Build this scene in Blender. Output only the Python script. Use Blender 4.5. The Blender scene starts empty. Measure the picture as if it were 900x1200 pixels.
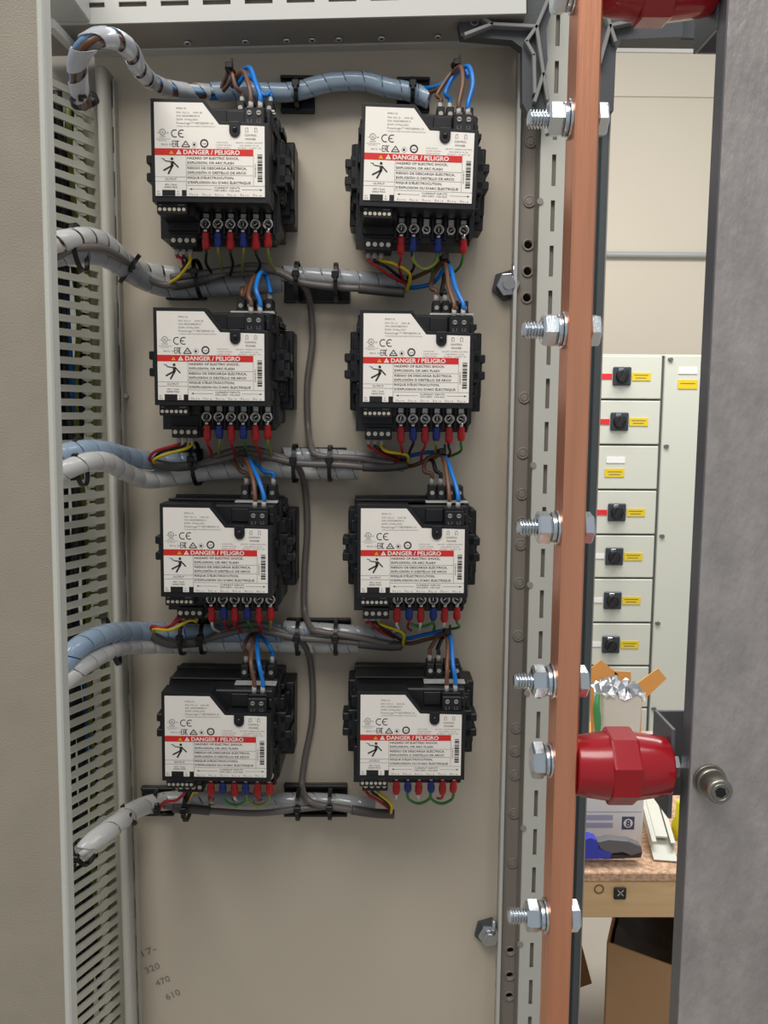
import bpy, bmesh, math, random
from mathutils import Vector, Matrix
random.seed(7)
S = bpy.context.scene
COL = S.collection
PI = math.pi

# ---------------------------------------------------------------- camera
CAM = Vector((0.0, -0.8, 1.65))
FPX = 1000.0
ROLL, YAW, PITCH = 0.0067, -0.0107, 0.1144
RM = (Matrix.Rotation(YAW, 3, 'Z') @ Matrix.Rotation(PI/2-PITCH, 3, 'X') @ Matrix.Rotation(ROLL, 3, 'Z'))

def P(px, py, Y):
    d = RM @ Vector(((px-450)/FPX, (600-py)/FPX, -1.0))
    return CAM + d*((Y-CAM.y)/d.y)

cd = bpy.data.cameras.new('camera'); cam = bpy.data.objects.new('camera', cd); COL.objects.link(cam)
cam.matrix_world = Matrix.Translation(CAM) @ RM.to_4x4()
cd.sensor_fit = 'VERTICAL'; cd.sensor_height = 24.0; cd.sensor_width = 18.0
cd.lens = 24.0*FPX/1200.0
cd.clip_start = 0.02; cd.clip_end = 60
S.camera = cam

# ---------------------------------------------------------------- materials
MATS = {}
def mat(name, col, rough=0.5, metal=0.0, bump=0.0, bscale=200.0, var=0.0, vscale=20.0, coat=0.0, alpha=1.0, stretch=None, emit=None, spec=0.5):
    m = bpy.data.materials.new(name); m.use_nodes = True
    nt = m.node_tree; b = nt.nodes['Principled BSDF']
    b.inputs['Base Color'].default_value = (*col, 1)
    b.inputs['Roughness'].default_value = rough
    b.inputs['Metallic'].default_value = metal
    b.inputs['Coat Weight'].default_value = coat
    b.inputs['Specular IOR Level'].default_value = spec
    tc = None
    if bump or var:
        tc = nt.nodes.new('ShaderNodeTexCoord')
        mp = nt.nodes.new('ShaderNodeMapping')
        nt.links.new(tc.outputs['Object'], mp.inputs['Vector'])
        if stretch: mp.inputs['Scale'].default_value = stretch
    if var:
        n = nt.nodes.new('ShaderNodeTexNoise'); n.inputs['Scale'].default_value = vscale; n.inputs['Detail'].default_value = 6
        nt.links.new(mp.outputs[0], n.inputs['Vector'])
        r = nt.nodes.new('ShaderNodeValToRGB')
        r.color_ramp.elements[0].position = .3; r.color_ramp.elements[1].position = .7
        r.color_ramp.elements[0].color = (*[max(0, c*(1-var)) for c in col], 1)
        r.color_ramp.elements[1].color = (*[min(1, c*(1+var)) for c in col], 1)
        nt.links.new(n.outputs['Fac'], r.inputs['Fac']); nt.links.new(r.outputs['Color'], b.inputs['Base Color'])
    if bump:
        n2 = nt.nodes.new('ShaderNodeTexNoise'); n2.inputs['Scale'].default_value = bscale; n2.inputs['Detail'].default_value = 4
        nt.links.new(mp.outputs[0], n2.inputs['Vector'])
        bp = nt.nodes.new('ShaderNodeBump'); bp.inputs['Strength'].default_value = bump; bp.inputs['Distance'].default_value = 0.001
        nt.links.new(n2.outputs['Fac'], bp.inputs['Height']); nt.links.new(bp.outputs['Normal'], b.inputs['Normal'])
    if alpha < 1:
        out = nt.nodes['Material Output']; mx = nt.nodes.new('ShaderNodeMixShader'); tr = nt.nodes.new('ShaderNodeBsdfTransparent')
        mx.inputs[0].default_value = alpha
        nt.links.new(tr.outputs[0], mx.inputs[1]); nt.links.new(b.outputs[0], mx.inputs[2]); nt.links.new(mx.outputs[0], out.inputs['Surface'])
    MATS[name] = m
    return m

def srgb(r, g, b):
    f = lambda c: (c/255/12.92) if c/255 <= .04045 else ((c/255+.055)/1.055)**2.4
    return (f(r), f(g), f(b))

mat('plate_paint', srgb(203, 192, 173), .55, bump=.12, bscale=900, var=.03, vscale=6)
mat('frame_paint', srgb(196, 196, 186), .45, bump=.08, bscale=700, var=.02, vscale=9)
mat('beige_paint', srgb(152, 143, 127), .5, bump=.25, bscale=1200, var=.05, vscale=40)
mat('rail_paint', srgb(206, 206, 200), .45)
mat('upright_paint', srgb(150, 143, 134), .5, bump=.1, bscale=500)
mat('shaded_channel', srgb(78, 84, 86), .45)  # darker than the upright's paint; shade put into the colour
mat('cast_grey', srgb(74, 77, 80), .5, bump=.2, bscale=600)
mat('cast_rib', srgb(134, 134, 132), .5)
mat('duct_plastic', srgb(206, 204, 190), .4)
mat('hole_shade', (.006, .006, .007), .8)  # near-black colour standing for the shade inside holes
mat('black_plastic', srgb(25, 26, 29), .42, bump=.08, bscale=1500)
mat('black_matt', srgb(22, 22, 24), .6)
mat('black_gloss', srgb(20, 20, 24), .12)
mat('tie_black', srgb(20, 20, 20), .4)
mat('label_white', srgb(250, 245, 236), .45)
mat('ink', srgb(46, 44, 46), .6)
mat('ink_grey', srgb(120, 116, 112), .6)
mat('label_red', srgb(222, 44, 38), .45)
mat('label_yellow', srgb(240, 190, 50), .5)
mat('zinc', srgb(214, 220, 224), .24, metal=1.0, bump=.1, bscale=1500)
mat('tin', srgb(210, 205, 198), .3, metal=1.0)
mat('screw_dot', srgb(224, 216, 196), .35, metal=.3)
mat('copper', srgb(236, 164, 128), .38, metal=.9, bump=.25, bscale=60, var=.1, vscale=14, stretch=(8, 8, .6))
mat('insulator_red', srgb(158, 14, 28), .24, coat=.25, bump=.05, bscale=80)
mat('galv', srgb(168, 161, 157), .42, metal=.35, bump=1.0, bscale=220, var=.17, vscale=60, stretch=(1, 1, .45))
mat('galv_edge', srgb(112, 114, 118), .4, metal=.5)
mat('wire_blue', srgb(20, 118, 205), .35)
mat('wire_brown', srgb(112, 76, 56), .4)
mat('wire_black', srgb(28, 27, 28), .4)
mat('wire_red', srgb(176, 28, 38), .4)
mat('wire_yellow', srgb(226, 200, 30), .4)
mat('wire_green', srgb(60, 132, 60), .4)
mat('wire_white', srgb(226, 224, 214), .4)
mat('wire_gy', srgb(138, 152, 62), .4)
mat('wire_lightblue', srgb(120, 165, 205), .35)
mat('wire_pink', srgb(190, 50, 90), .4)
mat('grey_jacket', srgb(112, 106, 102), .38)
mat('dark_jacket', srgb(84, 80, 78), .45)
mat('ferrule_grey', srgb(180, 176, 170), .45)
mat('wrap_clear', srgb(196, 200, 204), .14, alpha=.62, coat=.6)
mat('wrap_white', srgb(224, 224, 220), .25, alpha=.88, coat=.3)
mat('wrap_blue', srgb(176, 198, 218), .2, alpha=.72, coat=.4)
mat('sleeve_red', srgb(196, 26, 30), .35)
mat('sleeve_blue', srgb(26, 52, 140), .35)
mat('wall_paint', srgb(216, 206, 188), .8, var=.015, vscale=2)
mat('floor_concrete', srgb(176, 168, 156), .6, var=.06, vscale=3, bump=.2, bscale=60)
mat('mcc_paint', srgb(206, 208, 196), .45)
mat('mcc_gap', srgb(96, 100, 98), .6)
mat('tag_red', srgb(220, 40, 50), .5)
mat('tag_yellow', srgb(226, 198, 30), .5)
mat('tag_white', srgb(236, 236, 234), .5)
mat('switch_dark', srgb(52, 60, 66), .4)
mat('conduit_grey', srgb(170, 172, 170), .4)
mat('osb', srgb(206, 168, 136), .75, var=.4, vscale=120, bump=.5, bscale=80, stretch=(1, 1, 1.2))
mat('timber', srgb(224, 188, 140), .65, var=.1, vscale=8, stretch=(1, 6, 8))
mat('timber_dark', srgb(132, 100, 64), .65, var=.1, vscale=8)
mat('cardboard', srgb(172, 136, 98), .75, var=.04, vscale=10)
mat('carton_orange', srgb(232, 168, 92), .7, var=.04, vscale=10)
mat('bag_black', srgb(12, 12, 13), .5, bump=.8, bscale=25)
mat('foil', srgb(190, 192, 196), .3, metal=.9, bump=1.0, bscale=60)
mat('tub_white', srgb(226, 220, 206), .5)
mat('bag_green', srgb(70, 150, 90), .4)
mat('poly_white', srgb(240, 236, 234), .5)
mat('poly_lilac', srgb(176, 176, 200), .5)
mat('logo_navy', srgb(78, 78, 110), .5)
mat('tool_blue', srgb(60, 70, 190), .4)
mat('tool_grey', srgb(110, 108, 110), .5, bump=.6, bscale=50)
mat('tool_dark', srgb(50, 48, 52), .5)
mat('alu_white', srgb(214, 214, 200), .4)
mat('item_yellow', srgb(226, 220, 30), .4)
mat('pencil', srgb(140, 132, 121), .8)
mat('disc_blue', srgb(196, 208, 228), .5)
mat('wrap_haze', srgb(206, 210, 216), .22, alpha=.8, coat=.3)
mat('rail_grey', srgb(180, 178, 168), .45)
mat('cap_steel', srgb(150, 146, 136), .35, metal=.9)
mat('clip_silver', srgb(222, 220, 214), .3, metal=.4)

# ---------------------------------------------------------------- mesh builder
class MB:
    def __init__(s, mats=None):
        s.v = []; s.f = []; s.mats = [mats] if isinstance(mats, str) else list(mats or []); s.M = None; s.cur = 0
    def mi(s, m):
        if m is None: return s.cur
        if m not in s.mats: s.mats.append(m)
        return s.mats.index(m)
    def add(s, vs, fs, m=None, smooth=False, M=None):
        o = len(s.v); k = s.mi(m)
        for p in vs:
            p = Vector(p)
            if M is not None: p = M @ p
            s.v.append(p)
        for f in fs: s.f.append((tuple(i+o for i in f), k, smooth))
        return s
    def box(s, x0, x1, y0, y1, z0, z1, c=0.0, m=None, M=None):
        if x0 > x1: x0, x1 = x1, x0
        if y0 > y1: y0, y1 = y1, y0
        if z0 > z1: z0, z1 = z1, z0
        if c <= 0:
            vs = [(x, y, z) for x in (x0, x1) for y in (y0, y1) for z in (z0, z1)]
            fs = [(0, 1, 3, 2), (4, 6, 7, 5), (0, 4, 5, 1), (2, 3, 7, 6), (0, 2, 6, 4), (1, 5, 7, 3)]
            return s.add(vs, fs, m, False, M)
        c = min(c, (x1-x0)*.45, (y1-y0)*.45, (z1-z0)*.45)
        lo = (x0, y0, z0); hi = (x1, y1, z1)
        idx = {}; vs = []
        for sx in (0, 1):
            for sy in (0, 1):
                for sz in (0, 1):
                    sg = (sx, sy, sz)
                    for a in range(3):
                        p = []
                        for k in range(3):
                            e = hi[k] if sg[k] else lo[k]
                            if k != a: e += (-c if sg[k] else c)
                            p.append(e)
                        idx[(sg, a)] = len(vs); vs.append(p)
        fs = []
        for a in range(3):
            b, d = (a+1) % 3, (a+2) % 3
            for sa in (0, 1):
                q = []
                for (sb, sd) in ((0, 0), (1, 0), (1, 1), (0, 1)):
                    sg = [0, 0, 0]; sg[a] = sa; sg[b] = sb; sg[d] = sd
                    q.append(idx[(tuple(sg), a)])
                fs.append(q)
        for a in range(3):
            b, d = (a+1) % 3, (a+2) % 3
            for sa in (0, 1):
                for sb in (0, 1):
                    g0 = [0, 0, 0]; g0[a] = sa; g0[b] = sb; g1 = list(g0); g1[d] = 1
                    g0 = tuple(g0); g1 = tuple(g1)
                    fs.append([idx[(g0, a)], idx[(g1, a)], idx[(g1, b)], idx[(g0, b)]])
        for sx in (0, 1):
            for sy in (0, 1):
                for sz in (0, 1):
                    fs.append([idx[((sx, sy, sz), a)] for a in range(3)])
        return s.add(vs, fs, m, False, M)
    def prism(s, poly, y0, y1, m=None, M=None, smooth=False):
        # poly of (x,z), extruded along y
        n = len(poly)
        vs = [(x, y0, z) for x, z in poly] + [(x, y1, z) for x, z in poly]
        fs = [tuple(range(n)), tuple(range(2*n-1, n-1, -1))]
        s.add(vs, fs, m, False, M)
        o = len(s.v)-2*n; k = s.mi(m)
        for i in range(n):
            j = (i+1) % n
            s.f.append(((o+i, o+j, o+n+j, o+n+i), k, smooth))
        return s
    def cyl(s, a, b, r, r2=None, n=16, m=None, M=None, caps=True, smooth=True, phase=0.0):
        a = Vector(a); b = Vector(b); r2 = r if r2 is None else r2
        t = (b-a).normalized(); u = t.orthogonal().normalized(); w = t.cross(u)
        vs = []
        for (c, rr) in ((a, r), (b, r2)):
            for i in range(n):
                an = 2*PI*i/n+phase; vs.append(c+(u*math.cos(an)+w*math.sin(an))*rr)
        s.add(vs, [(i, (i+1) % n, n+(i+1) % n, n+i) for i in range(n)], m, smooth, M)
        if caps:
            s.add(vs, [tuple(range(n-1, -1, -1)), tuple(range(n, 2*n))], m, False, M)
        return s
    def lathe(s, o, ax, prof, n=24, m=None, M=None, smooth=True):
        o = Vector(o); t = Vector(ax).normalized(); u = t.orthogonal().normalized(); w = t.cross(u)
        vs = []; fs = []
        for (d, r) in prof:
            for i in range(n):
                an = 2*PI*i/n; vs.append(o+t*d+(u*math.cos(an)+w*math.sin(an))*r)
        for k in range(len(prof)-1):
            for i in range(n):
                fs.append((k*n+i, k*n+(i+1) % n, (k+1)*n+(i+1) % n, (k+1)*n+i))
        fs2 = [tuple(range(n-1, -1, -1)), tuple(range((len(prof)-1)*n, len(prof)*n))]
        s.add(vs, fs, m, smooth, M); s.add(vs, fs2, m, False, M)
        return s
    def sphere(s, c, r, m=None, M=None, n=12):
        pr = [(-r*math.cos(PI*k/8), max(r*math.sin(PI*k/8), r*.02)) for k in range(9)]
        return s.lathe(c, (0, -1, 0), pr, n, m, M)
    def tube(s, pts, r, n=10, m=None, M=None, caps=True, rfun=None):
        C, N, B, L = frames(pts)
        k = len(C); vs = []; fs = []
        for i in range(k):
            rr = rfun(L[i]/L[-1]) if rfun else r
            for j in range(n):
                an = 2*PI*j/n; vs.append(C[i]+(N[i]*math.cos(an)+B[i]*math.sin(an))*rr)
        for i in range(k-1):
            for j in range(n):
                fs.append((i*n+j, i*n+(j+1) % n, (i+1)*n+(j+1) % n, (i+1)*n+j))
        s.add(vs, fs, m, True, M)
        if caps: s.add(vs, [tuple(range(n-1, -1, -1)), tuple(range((k-1)*n, k*n))], m, False, M)
        return s
    def torus(s, c, ax, R, r, n=20, k=8, m=None, M=None):
        c = Vector(c); t = Vector(ax).normalized(); u = t.orthogonal().normalized(); w = t.cross(u)
        vs = []; fs = []
        for i in range(n):
            an = 2*PI*i/n; d = u*math.cos(an)+w*math.sin(an)
            for j in range(k):
                bn = 2*PI*j/k; vs.append(c+d*(R+r*math.cos(bn))+t*r*math.sin(bn))
        for i in range(n):
            for j in range(k):
                fs.append((i*k+j, ((i+1) % n)*k+j, ((i+1) % n)*k+(j+1) % k, i*k+(j+1) % k))
        return s.add(vs, fs, m, True, M)
    def build(s, name, parent=None, bevel=0.0, recalc=True, origin=None):
        me = bpy.data.meshes.new(name)
        o = Vector(origin) if origin is not None else Vector((0, 0, 0))
        me.from_pydata([tuple(v-o) for v in s.v], [], [f[0] for f in s.f])
        for nm in s.mats: me.materials.append(MATS[nm])
        for p, f in zip(me.polygons, s.f):
            p.material_index = f[1]; p.use_smooth = f[2]
        if recalc:
            bm = bmesh.new(); bm.from_mesh(me)
            bmesh.ops.remove_doubles(bm, verts=bm.verts, dist=1e-7)
            bmesh.ops.recalc_face_normals(bm, faces=bm.faces)
            bm.to_mesh(me); bm.free()
        me.update()
        ob = bpy.data.objects.new(name, me); COL.objects.link(ob)
        ob.location = o
        if parent is not None: ob.parent = parent
        if bevel:
            b = ob.modifiers.new('bevel', 'BEVEL'); b.width = bevel; b.segments = 2; b.limit_method = 'ANGLE'; b.angle_limit = math.radians(40)
        return ob

def catmull(pts, step=0.003):
    pts = [Vector(p) for p in pts]
    if len(pts) < 3:
        n = max(2, int((pts[1]-pts[0]).length/step)+1)
        return [pts[0].lerp(pts[1], i/(n-1)) for i in range(n)]
    ext = [pts[0]*2-pts[1]]+pts+[pts[-1]*2-pts[-2]]
    out = []
    for i in range(1, len(ext)-2):
        p0, p1, p2, p3 = ext[i-1:i+3]
        n = max(2, int((p2-p1).length/step))
        for k in range(n):
            t = k/n
            out.append(.5*((2*p1)+(p2-p0)*t+(2*p0-5*p1+4*p2-p3)*t*t+(3*p1-p0-3*p2+p3)*t**3))
    out.append(pts[-1])
    return out

def frames(pts):
    C = [Vector(p) for p in pts]; k = len(C)
    T = []
    for i in range(k):
        T.append((C[min(i+1, k-1)]-C[max(i-1, 0)]).normalized())
    u = T[0].cross(Vector((0, 1, 0)))
    if u.length < .1: u = T[0].cross(Vector((0, 0, 1)))
    u.normalize(); N = []; B = []
    for i in range(k):
        u = (u-T[i]*u.dot(T[i])).normalized()
        N.append(u.copy()); B.append(T[i].cross(u))
    L = [0.0]
    for i in range(1, k): L.append(L[-1]+(C[i]-C[i-1]).length)
    return C, N, B, L

def tag(o, label=None, cat=None, group=None, kind=None):
    if label: o['label'] = label
    if cat: o['category'] = cat
    if group: o['group'] = group
    if kind: o['kind'] = kind
    return o
def empty(name, loc=(0, 0, 0), rot=(0, 0, 0)):
    o = bpy.data.objects.new(name, None); COL.objects.link(o); o.location = loc; o.rotation_euler = rot
    o.empty_display_size = .01
    return o
def part(name, mb, root, bevel=0.0):
    """mesh in world coordinates, parented to an un-rotated root empty"""
    ob = mb.build(name, None, bevel)
    for v in ob.data.vertices: v.co -= root.location
    ob.parent = root
    return ob
def single(name, mb, label, cat, group=None, bevel=0.0):
    # origin at the mesh's own centre
    n = len(mb.v); c = sum(mb.v, Vector())/n
    return tag(mb.build(name, None, bevel, origin=c), label, cat, group)

def text_geo(txt, size=1.0, bold=0.0, align='LEFT'):
    cu = bpy.data.curves.new('t', 'FONT'); cu.body = txt; cu.size = 1.0; cu.resolution_u = 2; cu.offset = bold
    cu.align_x = align
    ob = bpy.data.objects.new('t', cu); COL.objects.link(ob)
    dg = bpy.context.evaluated_depsgraph_get(); dg.update()
    ev = ob.evaluated_get(dg); me = ev.to_mesh()
    vs = [v.co.copy() for v in me.vertices]; fs = [tuple(p.vertices) for p in me.polygons]
    ev.to_mesh_clear(); bpy.data.objects.remove(ob); bpy.data.curves.remove(cu)
    return vs, fs
def put_text(mb, txt, x, z, h, y, width=None, m='ink', align='LEFT', bold=0.0, rot=0.0):
    """cap height h, baseline z, left edge x, on plane y facing -y"""
    vs, fs = text_geo(txt, bold=bold)
    if not vs: return
    x0 = min(v.x for v in vs); x1 = max(v.x for v in vs)
    sz = h/0.70
    sx = (width/(x1-x0)) if width else sz
    w = (x1-x0)*sx
    off = {'LEFT': 0, 'CENTER': -w/2, 'RIGHT': -w}[align]
    c, s_ = math.cos(rot), math.sin(rot)
    out = []
    for v in vs:
        a = (v.x-x0)*sx+off; b = v.y*sz
        out.append((x+a*c-b*s_, y, z+a*s_+b*c))
    mb.add(out, fs, m)

# ================================================================= METER
LW, LH = 86.0, 70.5
FY = -100.0
MM = Matrix.Scale(.001, 4)
def bx(mb, x0, x1, y0, y1, z0, z1, c=.6, m=None): mb.box(x0, x1, y0, y1, z0, z1, c, m, MM)

def flat(mb, u0, u1, v0, v1, m, y):
    x0 = -43+u0; x1 = -43+u1; z0 = 35.25-v0; z1 = 35.25-v1
    mb.add([(x0, y, z0), (x1, y, z0), (x1, y, z1), (x0, y, z1)], [(0, 1, 2, 3)], m, False, MM)
def ltext(mb, txt, u, v, h, width=None, m='ink', align='LEFT', bold=0.0, y=None, rot=0.0):
    tmp = MB(); put_text(tmp, txt, -43+u, 35.25-v-h/2, h, (FY-1.25) if y is None else y, width, m, align, bold, rot)
    o = len(mb.v); k = mb.mi(m)
    for p in tmp.v: mb.v.append(MM @ p)
    for f in tmp.f: mb.f.append((tuple(i+o for i in f[0]), k, False))
def lpoly(mb, pts, m, y):
    mb.add([(-43+u, y, 35.25-v) for u, v in pts], [tuple(range(len(pts)))], m, False, MM)
def lring(mb, u, v, r0, r1, m, y, n=20, a0=0.0, a1=2*PI):
    k = n+1
    vs = []
    for i in range(k):
        a = a0+(a1-a0)*i/n
        for r in (r0, r1): vs.append((-43+u+r*math.cos(a), y, 35.25-v+r*math.sin(a)))
    mb.add(vs, [(2*i, 2*i+1, 2*i+3, 2*i+2) for i in range(n)], m, False, MM)
def lline(mb, u0, v0, u1, v1, w, m, y):
    d = Vector((u1-u0, v1-v0)).normalized(); n = Vector((-d.y, d.x))*w/2
    lpoly(mb, [(u0+n.x, v0+n.y), (u1+n.x, v1+n.y), (u1-n.x, v1-n.y), (u0-n.x, v0-n.y)], m, y)

LABEL_POLY = [(0, 0), (37.8, 0), (50.6, 16.2), (86, 17), (86, 70.5), (0, 70.5)]

def meter_body():
    mb = MB('black_plastic')
    # front shell with the cut-away corner
    poly = [(-46, 38.3), (-4.2, 38.3), (9.5, 21.6), (46.3, 20.8), (46.3, -39.6), (-46, -39.6)]
    mb.prism([(x, z) for x, z in poly], FY, -80, None, MM)
    # raised rim around label (thin frame)
    # mid body
    bx(mb, -46, 46.8, -86, -62, -36, 36.5, 1.2)
    mb.prism([(-46, 36.5), (-46, -30), (-44, -39), (46, -39), (46.5, 36.5)], -80, -60, None, MM)
    # rear body
    mb.prism([(-49.5, 30), (-48, 37.5), (50, 37.5), (50, -52), (44, -60), (-49.5, -60)], -60, -26, None, MM)
    bx(mb, -50, 50, -26, -6, -54, 36, 1)
    bx(mb, -48, 48, -62, -58, 37, 39, .3)
    bx(mb, -49, 49, -30, -26, 37, 39.5, .3)
    # ribs on the right flank
    for z in (30, 20, 8, -4, -16, -28):
        bx(mb, 50, 53.5, -56, -30, z-2.4, z+2.4, .5)
    for z in (24, 2, -22):
        bx(mb, 46, 49, -78, -62, z-3, z+3, .5)
        bx(mb, -49, -46, -78, -62, z-3, z+3, .5)
    # recessed tray lines of the cut-away
    bx(mb, 11, 26, -88.5, -86, 22.5, 34, .5)
    bx(mb, 43, 46.3, -90, -84, 22, 30, .5)
    return mb

def build_label():
    mb = MB(['label_white', 'ink', 'ink_grey', 'label_red', 'label_yellow', 'black_plastic'])
    # sheet as a thin slab
    pl = [(-43+u, 35.25-v) for u, v in LABEL_POLY]
    mb.prism(pl, FY-.9, FY+.05, 'label_white', MM)
    Y = FY-1.05; Y2 = FY-1.2; Y3 = FY-1.35
    # type block
    for v, t, w, h in ((4.4, 'PM5110', 7.5, 1.35), (7.5, 'FW: V2.1.2     HW: B1', 20, 1.35), (10, 'S/N: 0A5D4BD0013', 18, 1.35),
                    (12.7, 'DOM: 19-May-2021', 16.5, 1.35), (15.4, 'PowerLogic\u2122 METSEPM5110', 28.5, 1.45)):
        ltext(mb, t, 17.4, v, h, w, 'ink_grey', y=Y)
    ltext(mb, '3 PHASE POWER AND ENERGY METER MODULE', 17.4, 17.8, .8, 30, 'ink_grey', y=Y)
    # listing mark
    lring(mb, 6.2, 22.4, 2.1, 2.45, 'ink', Y)
    ltext(mb, 'UL', 6.2, 22.4, 2.0, 2.4, 'ink', 'CENTER', y=Y, rot=0)
    ltext(mb, 'c', 2.4, 22.6, 1.2, .9, 'ink', y=Y); ltext(mb, 'us', 9.2, 22.6, 1.2, 1.8, 'ink', y=Y)
    ltext(mb, 'LISTED', 6.2, 26, .9, 5, 'ink', 'CENTER', y=Y)
    flat(mb, 1, 12.2, 27.5, 27.7, 'ink_grey', Y); ltext(mb, 'IND. CONT. EQ', 6.3, 28.7, .7, 6, 'ink_grey', 'CENTER', y=Y)
    # CE
    lring(mb, 16.0, 23.3, 2.35, 3.05, 'ink', Y, 14, PI*.33, PI*1.67)
    lring(mb, 21.4, 23.3, 2.35, 3.05, 'ink', Y, 14, PI*.33, PI*1.67)
    flat(mb, 18.6, 21.6, 23.0, 23.6, 'ink', Y)
    ltext(mb, '9013 10', 5, 31.6, 1.3, 8.4, 'ink_grey', y=Y)
    # EAC
    for (u0, v0, u1, v1) in ((14, 28.7, 14, 33.3), (14, 28.9, 15.6, 28.9), (14, 31, 15.4, 31), (14, 33.2, 15.6, 33.2),
                             (16.1, 28.7, 16.1, 33.4), (17.4, 28.7, 17.4, 33.4), (16.1, 28.9, 17.4, 28.9), (16.1, 31.4, 17.4, 31.4),
                             (18, 28.7, 18, 33.4), (18, 28.9, 19.4, 28.9), (18, 33.2, 19.4, 33.2)):
        lline(mb, u0, v0, u1, v1, .45, 'ink', Y)
    # recycling / compliance triangle
    for a, b in (((24.3, 28.8), (27.4, 33.2)), ((27.6, 33.2), (21.1, 33.2)), ((21.2, 33.2), (24.3, 28.8))):
        lline(mb, *a, *b, .7, 'ink', Y)
    flat(mb, 23, 25.7, 31.3, 31.8, 'ink_grey', Y)
    lring(mb, 31.2, 31.5, 1.9, 2.1, 'ink_grey', Y); lring(mb, 31, 31.5, 0.0, 1.0, 'ink', Y, 10)
    lring(mb, 38.8, 30.5, 2.2, 3.3, 'ink', Y); ltext(mb, 'us', 38.8, 30.5, 1.4, 2.6, 'ink', 'CENTER', y=Y)
    # small print
    for v, w in ((29.6, 9), (31.6, 12), (33.5, 11)):
        ltext(mb, 'COMM. RATING', 48.2, v, .8, w, 'label_red' if v > 33 else 'ink_grey', y=Y)
    ltext(mb, 'CONTROL', 75.2, 23.9, 1.5, 9.5, 'ink', 'CENTER', y=Y); ltext(mb, 'POWER', 75.2, 26.8, 1.5, 8, 'ink', 'CENTER', y=Y)
    for u in (72.2, 79.2):
        lring(mb, u, 19.3, .75, 1.1, 'ink_grey', Y, 10, 0, PI)
        lline(mb, u-.95, 19.3, u-.95, 22, .3, 'ink_grey', Y); lline(mb, u+.95, 19.3, u+.95, 22, .3, 'ink_grey', Y)
        ltext(mb, 'L', u, 21, 1.0, .8, 'ink', 'CENTER', y=Y)
    for v, t, w in ((29.6, '100-277V~ 50/60Hz 0.2A MAX', 21), (31.7, '125-250V= 0.1A', 15), (33.6, '415V~ CAT III', 18)):
        ltext(mb, t, 74, v, .95, w, 'ink_grey', 'CENTER', y=Y)
    # danger bar
    flat(mb, 0, 77.2, 34.6, 39.7, 'label_red', Y)
    ltext(mb, 'DANGER / PELIGRO', 22.4, 37.15, 3.3, 44.2, 'label_white', y=Y2, bold=.025)
    lpoly(mb, [(16.6, 39), (21.0, 39), (18.8, 35.3)], 'label_white', Y2); ltext(mb, '!', 18.8, 37.6, 1.7, .5, 'label_red', 'CENTER', y=Y3)
    lpoly(mb, [(11.2, 38.8), (14.8, 38.8), (13.0, 36)], 'label_yellow', Y2); ltext(mb, '!', 13, 37.8, 1.2, .4, 'label_red', 'CENTER', y=Y3)
    # table lines
    lw = .18
    for (u0, v0, u1, v1) in ((24.4, 39.7, 24.4, 70.4), (77.2, 39.7, 77.2, 62.3), (24.4, 47.2, 77.2, 47.2), (24.4, 54.4, 77.2, 54.4),
                             (24.4, 62.3, 86, 62.3), (0, 56.1, 24.4, 56.1), (0, 59.5, 24.4, 59.5)):
        lline(mb, u0, v0, u1, v1, lw, 'ink', Y)
    for v, t, w in ((41.6, 'HAZARD OF ELECTRIC SHOCK,', 40.5), (45.1, 'EXPLOSION, OR ARC FLASH', 36.5), (49.1, 'RIESGO DE DESCARGA EL\u00c9CTRICA,', 46.5),
                    (52.5, 'EXPLOSI\u00d3N O DESTELLO DE ARCO', 46), (56.4, "RISQUE D'\u00c9LECTROCUTION,", 36.5), (60, "D'EXPLOSION OU D'ARC \u00c9LECTRIQUE", 49.5)):
        ltext(mb, t, 25.4, v, 1.75, w, 'ink', y=Y, bold=.012)
    ltext(mb, 'OUTPUT', 12.2, 57.8, 1.5, 9, 'ink', 'CENTER', y=Y)
    ltext(mb, '40V / 5mA', 12.2, 61.9, 1.3, 9.5, 'ink', 'CENTER', y=Y); ltext(mb, '5600\u03a9 MAX', 12.2, 63.9, 1.3, 10.5, 'ink', 'CENTER', y=Y)
    flat(mb, 5.3, 15.6, 66, 70.5, 'black_plastic', Y); flat(mb, 20.7, 24.3, 66, 70.5, 'black_plastic', Y)
    ltext(mb, 'D1', 1.2, 67.3, 1.1, 2, 'ink', y=Y); ltext(mb, 'D2', 1.2, 69.2, 1.1, 2.6, 'ink', y=Y)
    ltext(mb, 'S', 17.2, 67.3, 1.1, 1, 'ink', y=Y); ltext(mb, 'G+', 16.8, 69.2, 1.1, 2.4, 'ink', y=Y)
    ltext(mb, 'CURRENT INPUTS', 56.3, 64.0, 1.4, 20, 'ink', 'CENTER', y=Y); ltext(mb, '100V-690V, 1/5A-6kA', 56.3, 66, 1.2, 20, 'ink', 'CENTER', y=Y)
    for a, b, d in ((28, 44.5, -1), (68, 83, 1)):
        lline(mb, a, 65.2, b, 65.2, .2, 'ink', Y)
        e = a if d < 0 else b
        lpoly(mb, [(e+d*1.2, 65.2), (e-d*.8, 64.5), (e-d*.8, 65.9)], 'ink', Y)
    for i, t in enumerate(('I1 (+)', 'I1 (-)', 'I2 (+)', 'I2 (-)', 'I3 (+)', 'I3 (-)')):
        ltext(mb, t[:2], 26.8+10*i, 69, 1.5, 1.2, 'ink', y=Y); ltext(mb, t[3:], 28.7+10*i, 69.3, .9, 4.6, 'ink_grey', y=Y)
    # struck figure pictogram
    lring(mb, 13.4, 42.4, 0, 1.15, 'ink', Y, 12)
    lpoly(mb, [(12.2, 44.3), (14.6, 44.1), (14.6, 48.0), (12.4, 48.2)], 'ink', Y)
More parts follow.
